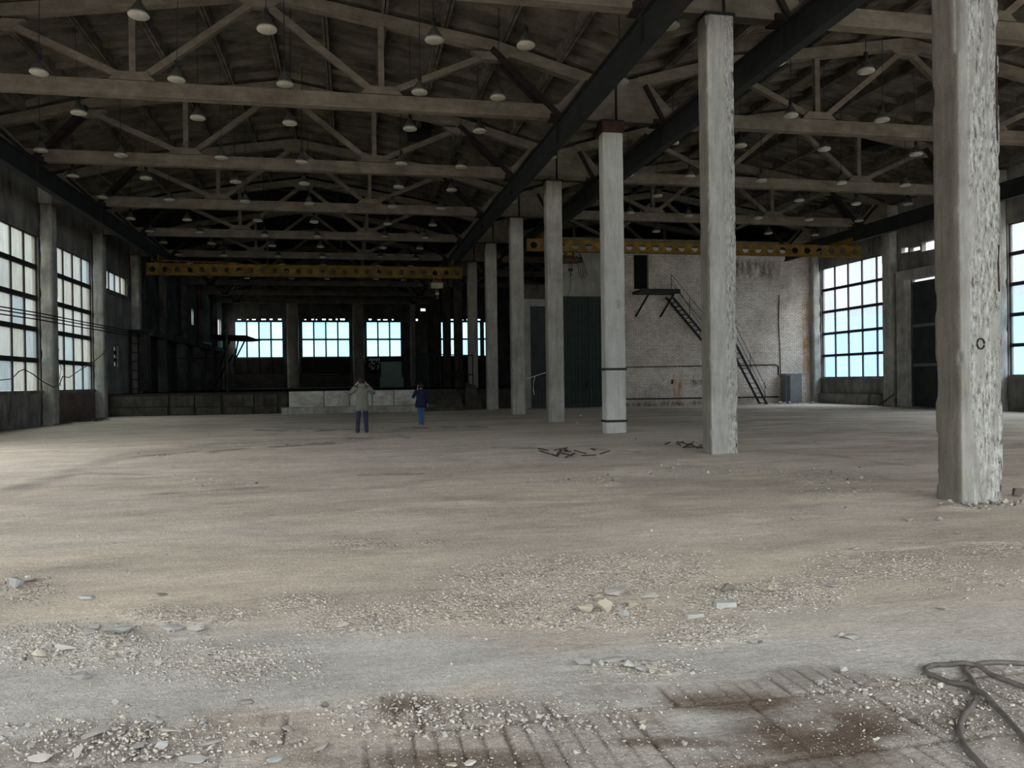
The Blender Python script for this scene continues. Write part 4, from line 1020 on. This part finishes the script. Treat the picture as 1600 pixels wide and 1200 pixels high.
def stone_obj(T_, m, x, y, s, rz, lab, grp=None, tilt=.15, cat='rubble', name='rubble_stone', sink=.35, sy=1.):
    me = T_.get(m.name)
    o = bpy.data.objects.new(name, me); COL.objects.link(o)
    o.scale = (s, s*sy, s*(sy if sy < 1 else 1)); o.rotation_euler = (random.uniform(-tilt, tilt), random.uniform(-tilt, tilt), rz)
    o.location = (x, y, float(ground_z(x, y))+s*(sy if sy < 1 else 1)*T_['h']*(1-sink)); tag(o, lab, cat, grp, 'thing'); return o
def lib(TL, mats):
    out = []
    for V, Fc in TL:
        d = {'h': float(-V[:, 2].min())}
        for m in mats:
            me = bpy.data.meshes.new('rubble_stone'); me.from_pydata(V.tolist(), [], Fc.tolist()); me.materials.append(m); d[m.name] = me
        out.append(d)
    return out
SM = [M_STONE, M_STONEG, M_STONEY, M_STONED]
LIB, SLIB = lib(TEMPL, SM), lib(SLABT, SM)
# the big pieces one can name: photo position, width in photo pixels
BIG = [(185, 988, 48, 'G', 'pale flat slab fragment with a notch beside two round cobbles', 1), (268, 981, 36, 'G', 'round flat grey cobble beside the pale slab fragment', 1), (305, 981, 36, 'S', 'flat brownish cobble touching the round grey cobble', 1), (150, 986, 20, 'G', 'small grey stone at the end of the pale slab', 0),
       (123, 1060, 32, 'G', 'lone pale rounded chunk low on the dusty floor', 0), (62, 1028, 20, 'Y', 'yellowish broken brick chunk among grey gravel', 0), (100, 1013, 42, 'S', 'long thin pale splinter of concrete', 2), (234, 978, 14, 'Y', 'small tan stone between slab and round cobble', 0),
       (248, 1040, 14, 'S', 'small pale stone below the round cobble', 0), (180, 1100, 12, 'S', 'small whitish stone on the grey dust', 0), (252, 1171, 24, 'G', 'blue-grey broken lump at the edge of ribbed slabs', 0), (386, 1097, 24, 'D', 'flat dark stone chip on pale dust', 1), (506, 1106, 16, 'D', 'small dark stone near the ribbed slab edge', 0),
       (25, 918, 26, 'G', 'grey lump beside the pale dust patch', 0), (45, 909, 20, 'G', 'second grey lump just behind the first by the dust patch', 0), (137, 932, 26, 'G', 'low grey lump with dark top', 1), (46, 907, 12, 'S', 'small stone on the grey lump pair', 0), (253, 930, 18, 'D', 'flat dark chip before fine gravel patch', 1), (535, 979, 26, 'S', 'reddish flat chunk in the tan gravel', 1),
       (912, 1035, 28, 'G', 'pale angular chunk at one end of the stone row', 0), (955, 1030, 52, 'G', 'long pale broken lump in the row of stones', 2), (983, 1044, 22, 'G', 'pale lump beside the long broken lump', 0), (1002, 1048, 22, 'G', 'whitish lump at the end of the stone row', 0), (968, 1018, 16, 'G', 'small pale stone behind the long broken lump', 0),
       (915, 957, 28, 'Y', 'tan broken lump in the gravel bank', 0), (947, 956, 30, 'Y', 'broad tan lump in the gravel bank', 0), (976, 963, 22, 'G', 'grey lump at the foot of gravel bank', 0), (988, 946, 22, 'Y', 'upright tan lump in the gravel bank', 0), (935, 939, 18, 'Y', 'tan stone on top of the gravel bank', 0), (958, 925, 46, 'S', 'large flat tan piece above the gravel bank', 1), (1015, 930, 34, 'S', 'flat half buried piece beside the gravel bank', 1),
       (1133, 946, 30, 'G', 'pale brick-shaped block lying in gravel', 3), (1085, 960, 26, 'G', 'small pale brick-shaped block beside fine gravel', 3), (1136, 925, 26, 'D', 'dark brown lump behind the pale brick-shaped block', 0), (1200, 926, 16, 'Y', 'tan stone in the gravel beyond the dark lump', 0), (1178, 1002, 14, 'G', 'pale stone at the end of the fine gravel patch', 0),
       (1330, 996, 26, 'G', 'pale flat stone alone on grey dust', 0), (1314, 994, 14, 'S', 'small grey stone touching the flat stone', 0), (1473, 952, 20, 'S', 'grey stone on the grey dusty stretch', 0), (1335, 856, 16, 'G', 'pale stone at the start of the light track', 0), (1300, 915, 22, 'G', 'flat pale stone by scattered gravel', 1), (1240, 812, 10, 'G', 'dark-topped stone on mid floor', 0),
       (1468, 812, 12, 'G', 'stone in front of the big worn column', 0), (1420, 812, 14, 'S', 'brownish stone before the big worn column', 0), (1482, 790, 14, 'S', 'rounded stone at foot of the big worn column', 0), (1592, 774, 22, 'D', 'dark round lump beyond the big worn column', 0), (1496, 832, 12, 'G', 'lone stone between worn column and light track', 0), (1318, 1048, 16, 'G', 'grey stone near the dust mound', 0), (1082, 1053, 12, 'G', 'small pale stone before the ribbed slabs', 0),
       (700, 1059, 12, 'G', 'small grey stone on smooth pale dust', 0), (935, 1069, 14, 'S', 'flat pinkish stone above the ribbed slabs', 1), (735, 1192, 22, 'G', 'pale chip in the brown earth at frame bottom', 1), (706, 1196, 20, 'Y', 'tan chip in the brown earth at frame bottom', 1), (600, 1133, 14, 'S', 'pale chip on the ribbed slab corner', 0), (440, 888, 0, 'S', '', 0)]
tm = {'G': M_STONEG, 'S': M_STONE, 'Y': M_STONEY, 'D': M_STONED}
nbig = 0
for x, y, wpx, k, lab, kind in BIG:
    if not wpx: continue
    p = onZ(x, y+wpx*.12); s = wpx/2*p.length/F_PX/.92
    T_ = (SLIB if kind == 1 else LIB)[nbig % (4 if kind == 1 else 16)]
    if kind == 3:
        h_ = s; o = MB().add([(-s, -.4*s, 0), (s*.95, -.45*s, 0), (s, .4*s, 0), (-.9*s, .42*s, 0), (-.97*s, -.38*s, .5*s), (.9*s, -.4*s, .45*s), (.93*s, .36*s, .5*s), (-.88*s, .4*s, .55*s)], [(0, 3, 2, 1), (4, 5, 6, 7), (0, 1, 5, 4), (1, 2, 6, 5), (2, 3, 7, 6), (3, 0, 4, 7)]).build('rubble_block', M_STONEG); o.location = (p.x, p.y, float(ground_z(p.x, p.y))-.004); o.rotation_euler = (0, 0, random.uniform(-.3, .3)); tag(o, lab, 'rubble', kind='thing')
    else: stone_obj(T_, tm[k], p.x, p.y, s, random.uniform(-.5, .5), lab, sy=.5 if kind == 2 else 1., sink=-.05)
    nbig += 1
for i, (x, y, wp) in enumerate(((150, 1150, 60), (215, 1172, 46), (268, 1145, 50), (330, 1165, 56), (240, 1128, 40), (395, 1150, 40), (120, 1182, 44), (300, 1190, 60), (450, 1140, 36), (500, 1170, 44), (560, 1120, 34), (60, 1190, 50), (350, 1128, 34), (430, 1188, 50))):
    p = onZ(x, y); stone_obj(SLIB[i % 4], (M_STONE, M_STONEG, M_STONE)[i % 3], p.x, p.y, wp/2*p.length/F_PX, random.uniform(0, 3), 'thin flaky slab fragment lying at the broken edge of the ribbed floor', 'flaky slab fragments', .2, sink=.45, sy=.6)
# smaller ones scattered in the gravel
pts = []
def scat(cx, cy, rx, ry, n, a, b):
    for _ in range(n):
        r_ = math.sqrt(rng.random()) if rng.random() < .7 else rng.random()*1.25; t = rng.random()*6.283
        x, y = cx+rx*r_*math.cos(t), cy+ry*r_*math.sin(t)
        if y < 655 or y > 1230: continue
        p = onZ(x, y); pts.append((p.x, p.y, a+(b-a)*rng.random()**3, y))
for cx, cy, rx, ry, a in GRAVEL:
    near = (cy-600)/500.
    area = rx*ry; dens = .32 if cy > 860 else .09
    scat(cx, cy, rx*1.05, ry*1.05, int(area*dens*a), .0045, .019 if cy > 820 else .04)
    scat(cx, cy, rx*1.3, ry*1.4, int(area*dens*a*.4), .0035, .010)
for _ in range(9000):   # stray crumbs everywhere in sight
    x, y = rng.uniform(-50, 1650), 655+575*rng.random()**.75
    if fbm(x/140., y/60., 3.) < .42: continue
    p = onZ(x, y); pts.append((p.x, p.y, rng.uniform(.0025, .006)+(.012 if rng.random() < .012 else 0)+.0009*max(0, p.y-4), y))
for _ in range(3000):   # crumbs on the ribbed slabs
    x, y = rng.uniform(-50, 1650), rng.uniform(1060, 1230); p = onZ(x, y); pts.append((p.x, p.y, .002+.009*rng.random()**5, y))
P = np.array(pts)
keep = (P[:, 0] > XWL+.4) & (P[:, 0] < XWR-.4) & (P[:, 1] < 36.5)
for k in range(0, 7): keep &= ~((np.abs(P[:, 0]-XC) < CW/2+.03) & (P[:, 1] > Y0+S*k-.04) & (P[:, 1] < Y0+S*k+CLN+.03))
P = P[keep]
app = P[:, 2]/P[:, 1]; order = np.argsort(-app)
sel = []; cap = {}
for i in order:
    z_ = 0 if P[i, 1] > 12 else 1 if P[i, 1] > 6.6 else 2 if P[i, 1] > 4.35 else 3 if P[i, 1] > 3.3 else 4
    if cap.get(z_, 0) < 48: cap[z_] = cap.get(z_, 0)+1; sel.append(i)
    if len(sel) >= 236: break
rest = np.setdiff1d(order, sel)
zone = lambda x, y: 0
for i in sel:
    x, y, s, py = P[i]; px, _ = to_px(x, y, 0.)
    if y > 12: g_ = ('concrete lump on the far dusty floor towards the columns', 'lumps on the far floor')
    elif y > 6.6: g_ = ('concrete lump scattered on the middle of the dusty floor', 'lumps on the middle floor')
    elif y > 4.35: g_ = ('small broken lump in the tan gravel bank across the floor', 'lumps in the gravel bank') if px > 420 else ('small broken lump in the gravel beside the round flat cobbles', 'lumps by the cobbles')
    elif y > 3.3: g_ = ('small broken lump on the pale dust before the ribbed slabs', 'lumps on the pale dust')
    elif px > 1200: g_ = ('small broken lump on the floor around the rubber hoses', 'lumps around the hoses')
    elif px > 480: g_ = ('small broken lump lying on the ribbed slabs and brown earth', 'lumps on the ribbed slabs')
    else: g_ = ('small broken lump among flaky slab edges far from the hoses', 'lumps on the flaky slab edges')
    stone_obj(LIB[int(i) % 16], random.choice([M_STONE, M_STONE, M_STONEG, M_STONEG, M_STONEY, M_STONED] if py > 800 else [M_STONE, M_STONEG, M_STONED]), x, y, s, random.uniform(0, 6.28), g_[0], g_[1], .4, sink=.3)
def gravel_mesh(name, P, m):
    gz = ground_z(P[:, 0], P[:, 1]); Vs, Fs = [], []; off = 0
    SMALL = [hull(200+s, .6, 8) for s in range(8)]
    for ti in range(8):
        I = np.arange(ti, len(P), 8)
        if not len(I): continue
        V, Fc = SMALL[ti]; Q = P[I]; a = rng.random(len(I))*6.283; c, s_ = np.cos(a), np.sin(a)
        tx = (rng.random(len(I))-.5)*.8
        v = V[None]*Q[:, 2][:, None, None]*np.stack([np.ones(len(I)), rng.uniform(.7, 1.1, len(I)), rng.uniform(.6, 1.2, len(I))], 1)[:, None]
        z_ = v[..., 2]+v[..., 0]*tx[:, None]
        X = v[..., 0]*c[:, None]-v[..., 1]*s_[:, None]+Q[:, 0][:, None]; Y = v[..., 0]*s_[:, None]+v[..., 1]*c[:, None]+Q[:, 1][:, None]
        Z = z_+(gz[I]+Q[:, 2]*.25)[:, None]
        Vs.append(np.stack([X, Y, Z], -1).reshape(-1, 3)); nv = len(V)
        Fs.append((Fc[None]+(off+np.arange(len(I))*nv)[:, None, None]).reshape(-1, 3)); off += nv*len(I)
    o = mesh_np(name, np.concatenate(Vs), np.concatenate(Fs), m); return o
o = gravel_mesh('gravel', P[rest], M_GRAV); tag(o, 'fine crushed concrete gravel strewn over the dusty floor', 'gravel', kind='stuff')

# dark scrap between the columns on the floor
for i, (x, y, n, lab) in enumerate(((893, 713, 7, 'flattened black scrap heap on the floor before the pale column'), (1078, 699, 5, 'small black scrap heap beside the second worn column'))):
    c = onZ(x, y); r = root('scrap_heap', (c.x, c.y, 0), lab, 'scrap heap'); mb = MB(); mb2 = MB()
    for j in range(n*2):
        a, b = rng.normal(0, .38 if i == 0 else .25), rng.normal(0, .35); q = Vector((c.x+a, c.y+b*1.3, .03)); d = Vector((rng.uniform(-.28, .28), rng.uniform(-.3, .3), rng.uniform(-.01, .07)))
        (mb if j % 3 else mb2).beam(q-d*.5+Vector((0, 0, .02)), q+d*.5+Vector((0, 0, .03)), rng.uniform(.025, .08), .02)
    mb.build('bent_sheet', M_DEBRIS, r); mb2.build('broken_stick', M_WOOD, r)
# bits of scrap by the left wall and along the brick wall
for i in range(9):
    p = onX(150+i*2, 655, XWL+1.0) if 0 else Vector((XWL+.9+random.uniform(-.3, .6), 31+random.uniform(-.6, 5), 0))
    o = MB().beam((p.x-.25, p.y, .03), (p.x+.3, p.y+random.uniform(-.5, .5), .05+random.uniform(0, .1)), .06, .03).build('wood_scrap', M_DEBRIS); tag(o, 'dark wood scrap lying at the foot of the window wall', 'scrap', 'wood scraps by the window wall', 'thing')
for i, x in enumerate((20.9, 21.4, 21.8, 22.1, 22.5, 22.9, 23.2, 23.35, 20.5, 21.1, 22.7)):
    T_ = LIB[i % 16]; m = (M_STONE, M_STONEG)[i % 2]; stone_obj(T_, m, x, YB-.9+random.uniform(-.3, .15), random.uniform(.07, .17), i, 'white rubble lump at the foot of the brick wall near cabinet', 'rubble lumps by the cabinet')
# litter
for i, (x, y, lab) in enumerate(((907, 650, 'white crumpled litter on the floor beyond the green gate shadow'), (902, 661, 'small white paper scrap beside the fourth column foot'), (1018, 830, 'white chip of paper on the mid floor'))):
    p = onZ(x, y); s = 5*p.length/F_PX*.6; stone_obj(LIB[3+i], M_STONEG, p.x, p.y, s, 1., lab, cat='litter', name='litter'); o = COL.objects[-1]
    me = o.data.copy(); me.materials.clear(); me.materials.append(M_PAINTW); o.data = me
# rubble heap round the first column
for i in range(30):
    a = rng.uniform(-.38, .42); b = -rng.uniform(.02, .26); s = rng.uniform(.018, .055)
    stone_obj(LIB[i % 16], (M_STONE, M_STONEG, M_STONED)[i % 3], XC+a, Y0+b, s, i*1.3, 'broken concrete lump heaped round the foot of the big worn column', 'lumps round the big column foot', .5)

# ------------------------------------------------------------------ people
M_SKIN = simple('skin', (.45, .28, .21), .6, 0, .05, 5, 0); M_HAIR = simple('dark_hair', (.02, .017, .015), .7, 0, .2, 30)
M_COAT = simple('olive_grey_coat', (.15, .155, .13), .9, 0, .12, 14); M_TROUS = simple('dark_blue_trousers', (.028, .031, .06), .9, 0, .15, 12)
M_JACK = simple('navy_jacket', (.009, .014, .04), .85, 0, .15, 12); M_JEAN = simple('blue_jeans', (.04, .10, .19), .9, 0, .2, 14); M_SHOE = simple('dark_shoe', (.03, .027, .025), .6, 0, .2, 9)
M_SHOE2 = simple('grey_shoe', (.25, .25, .25), .6, 0, .1, 9); M_PHONE = simple('phone_black', (.01, .01, .012), .3)
def skin_body(J, E_, parent, name='body'):
    names = list(J); idx = {n: i for i, n in enumerate(names)}
    me = bpy.data.meshes.new(name); me.from_pydata([J[n][0] for n in names], [(idx[a], idx[b]) for a, b in E_], []); me.materials.append(M_SKIN)
    o = bpy.data.objects.new(name, me); COL.objects.link(o); o.parent = parent
    md = o.modifiers.new('Skin', 'SKIN'); md.use_smooth_shade = True
    if not me.skin_vertices: me.attributes
    sv = me.skin_vertices[0].data
    for n, i in idx.items():
        r_ = J[n][1]; sv[i].radius = r_ if isinstance(r_, tuple) else (r_, r_); sv[i].use_root = (n == 'pelvis')
    o.modifiers.new('Sub', 'SUBSURF').levels = 1; o.modifiers[-1].render_levels = 1
    return o
def person(loc, Hs, rz, pose, lab, coat_m, leg_m, shoe_m, hem, hood, coat_w):
    r = root('person', loc, lab, 'person', world=False); r.scale = (Hs/1.75,)*3; r.rotation_euler = (0, 0, rz)
    L = pose
    J = {'pelvis': ((0, 0, .95), (.10, .08)), 'waist': ((0, .01, 1.10), (.125, .09)), 'chest': ((0, .01, 1.30), (.15, .11)), 'neck0': ((0, 0, 1.45), (.07, .06)), 'neck': ((0, .01, 1.51), .052),
         'skull': ((0, .015, 1.585), (.07, .08)), 'head': ((0, .02, 1.65), (.077, .093)), 'crown': ((0, .015, 1.70), (.06, .07)), 'nose': ((0, .115, 1.61), .014), 'chin': ((0, .075, 1.545), .032)}
    E_ = [('pelvis', 'waist'), ('waist', 'chest'), ('chest', 'neck0'), ('neck0', 'neck'), ('neck', 'skull'), ('skull', 'head'), ('head', 'crown'), ('skull', 'nose'), ('skull', 'chin')]
    for s, t in ((-1, 'l'), (1, 'r')):
        J['ear'+t] = ((s*.083, .0, 1.62), .016); E_.append(('head', 'ear'+t))
        sh, el, wr, hd = L['sh'+t], L['el'+t], L['wr'+t], L['hd'+t]
        hip, kn, an, toe = L['hip'+t], L['kn'+t], L['an'+t], L['toe'+t]
        J.update({'sh'+t: (sh, .058), 'el'+t: (el, .042), 'wr'+t: (wr, (.028, .022)), 'hip'+t: (hip, .06), 'kn'+t: (kn, .042), 'an'+t: (an, .034), 'toe'+t: (toe, (.04, .028))})
        E_ += [('chest', 'sh'+t), ('sh'+t, 'el'+t), ('el'+t, 'wr'+t), ('pelvis', 'hip'+t), ('hip'+t, 'kn'+t), ('kn'+t, 'an'+t), ('an'+t, 'toe'+t)]
        w_, h_ = Vector(wr), Vector(hd); d = (h_-w_).normalized(); side = d.cross(Vector((0, 1, 0)))
        if side.length < .2: side = d.cross(Vector((0, 0, 1)))
        side.normalize(); nrm = d.cross(side)
        pm = w_+d*.07; J['palm'+t] = (tuple(pm), (.034, .016)); E_.append(('wr'+t, 'palm'+t))
        for f in range(4):
            b = pm+side*(f-1.5)*.02+d*.02; q = (.030, .034, .032, .025)[f]
            c1_ = b+d*q; c2_ = c1_+(d*.8+nrm*.6).normalized()*q*.8; c3_ = c2_+(d*.4+nrm*.9).normalized()*q*.7
            for nme, pt, rr_ in (('a', c1_, .0095), ('b', c2_, .0085), ('c', c3_, .0075)): J['f%s%d%s' % (t, f, nme)] = (tuple(pt), rr_)
            E_ += [('palm'+t, 'f%s%da' % (t, f)), ('f%s%da' % (t, f), 'f%s%db' % (t, f)), ('f%s%db' % (t, f), 'f%s%dc' % (t, f))]
        th = w_+d*.035+side*(-s)*.035; J['th'+t] = (tuple(th), .011); J['tt'+t] = (tuple(th+d*.035+nrm*.015), .009); E_ += [('wr'+t, 'th'+t), ('th'+t, 'tt'+t)]
    skin_body(J, E_, r)
    # hair: cap over the back of the skull
    V = []; mb = MB()
    mb.loft([((0, -.015, 1.555), .07, .06), ((0, -.018, 1.60), .093, .092), ((0, -.012, 1.66), .100, .110), ((0, -.005, 1.71), .090, .102), ((0, .0, 1.745), .055, .065), ((0, .0, 1.758), .015, .02)], 18)
    mb.build('hair', M_HAIR, r, True)
    # eyes
    for s in (-1, 1): MB().lathe([(0, .012), (.011, .006), (.012, 0), (.011, -.006), (0, -.012)], 8, (s*.032, .098, 1.635)).build('eye', M_PAINTW, r, True)
    # coat
    cw = coat_w; mb = MB()
    hz = hem
    rings = [((0, .01, hz), .225*cw, .17*cw), ((0, .01, hz+.12), .215*cw, .165*cw), ((0, .01, 1.0), .20*cw, .15*cw), ((0, .01, 1.12), .175*cw, .135*cw), ((0, .01, 1.26), .195, .140), ((0, .005, 1.37), .205, .135), ((0, .0, 1.44), .15, .11), ((0, .0, 1.49), .085, .085), ((0, .0, 1.52), .08, .08)]
    mb.loft(rings, 22)
    for t in 'lr':
        sh, el, wr = Vector(L['sh'+t]), Vector(L['el'+t]), Vector(L['wr'+t]); ins = sh+(Vector((0, 0, 1.36))-sh)*.35
        mb.tube([ins, sh, sh.lerp(el, .3), sh.lerp(el, .7), el, el.lerp(wr, .25), el.lerp(wr, .6), el.lerp(wr, .92)], [.085, .088, .08, .072, .066, .062, .056, .05], 14)
    mb.build('coat' if hood else 'jacket', coat_m, r, True)
    if hood: MB().loft([((0, -.05, 1.43), .12, .09), ((0, -.065, 1.48), .135, .10), ((0, -.06, 1.53), .125, .09), ((0, -.05, 1.565), .10, .07), ((0, -.04, 1.58), .05, .03)], 18).build('hood', coat_m, r, True)
    mb = MB()
    for t in 'lr':
        hip, kn, an = Vector(L['hip'+t]), Vector(L['kn'+t]), Vector(L['an'+t])
        lg = [(Vector((hip.x*.8, hip.y, 1.02)), .075, .09), (hip, .088, .10), (hip.lerp(kn, .4), .086, .092), (kn, .070, .076), (kn.lerp(an, .4), .066, .074), (kn.lerp(an, .8), .062, .07), (an+Vector((0, .01, .0)), .064, .075), (an+Vector((0, .015, -.03)), .066, .08)]
        mb.loft([(tuple(c_), a_, b_) for c_, a_, b_ in lg], 18)
    mb.build('trousers', leg_m, r, True)
    for t in 'lr':
        an, toe = Vector(L['an'+t]), Vector(L['toe'+t]); d = toe-an; d.z = 0; d.normalize()
        b = Vector((an.x, an.y, an.z-.075))
        mb = MB(); mb.tube([b-d*.075+Vector((0, 0, .045)), b-d*.05+Vector((0, 0, .045)), b+d*.03+Vector((0, 0, .05)), b+d*.12+Vector((0, 0, .038)), b+d*.18+Vector((0, 0, .03))], [.025, .045, .05, .042, .018], 12)
        mb.build('shoe', shoe_m, r, True)
    return r
p1 = onZ(566.5, 677); p2 = onZ(658.5, 666.5)
poseA = dict(shl=(-.20, 0, 1.40), ell=(-.35, .09, 1.27), wrl=(-.19, .20, 1.50), hdl=(-.10, .23, 1.60), shr=(.20, 0, 1.40), elr=(.36, .09, 1.28), wrr=(.20, .20, 1.50), hdr=(.11, .23, 1.60),
             hipl=(-.10, 0, .90), knl=(-.125, .02, .50), anl=(-.15, -.01, .09), toel=(-.17, .12, .03), hipr=(.10, 0, .90), knr=(.11, .02, .50), anr=(.12, -.01, .09), toer=(.14, .12, .03))
person((p1.x, p1.y, float(ground_z(p1.x, p1.y))), 1.50, .03, poseA, 'person in grey-green hooded coat with raised elbows, photographing the platform', M_COAT, M_TROUS, M_SHOE, .70, True, .97)
poseB = dict(shl=(-.19, 0, 1.42), ell=(-.31, .05, 1.20), wrl=(-.17, .10, 1.40), hdl=(-.11, .06, 1.52), shr=(.19, 0, 1.42), elr=(.27, -.03, 1.15), wrr=(.27, .08, .93), hdr=(.26, .12, .83),
             hipl=(-.075, 0, .90), knl=(-.06, .05, .50), anl=(-.05, -.06, .10), toel=(-.05, .07, .04), hipr=(.075, 0, .90), knr=(.055, .05, .50), anr=(.045, .04, .09), toer=(.055, .17, .03))
person((p2.x, p2.y, float(ground_z(p2.x, p2.y))), 1.33, .06, poseB, 'person in navy jacket and blue jeans walking away, phone at ear', M_JACK, M_JEAN, M_SHOE2, .78, False, 1.12)
def held(loc, s, Hs, lab):
    o = MB().box(-.038, .038, -.004, .004, -.075, .075).build('phone', M_PHONE if s == 0 else M_PAINTW); o.location = loc; o.scale = (Hs/1.75,)*3; tag(o, lab, 'phone', kind='thing'); return o
k1 = 1.5/1.75; o = held((p1.x, p1.y+.27*k1, 1.60*k1), 0, 1.5, 'dark phone held up before the face of the coated person'); o.rotation_euler = (0, math.pi/2, 0)
k2 = 1.33/1.75; o = held((p2.x-.125*k2, p2.y+.04*k2, 1.60*k2), 1, 1.33, 'white phone held at the ear of the navy-jacketed person'); o.rotation_euler = (0, .1, 1.3)

# ------------------------------------------------------------------ outside
tag(MB().box(52, 60, -60, 120, -.35, 7.6).build('neighbouring_building', M_FACADE), kind='structure')
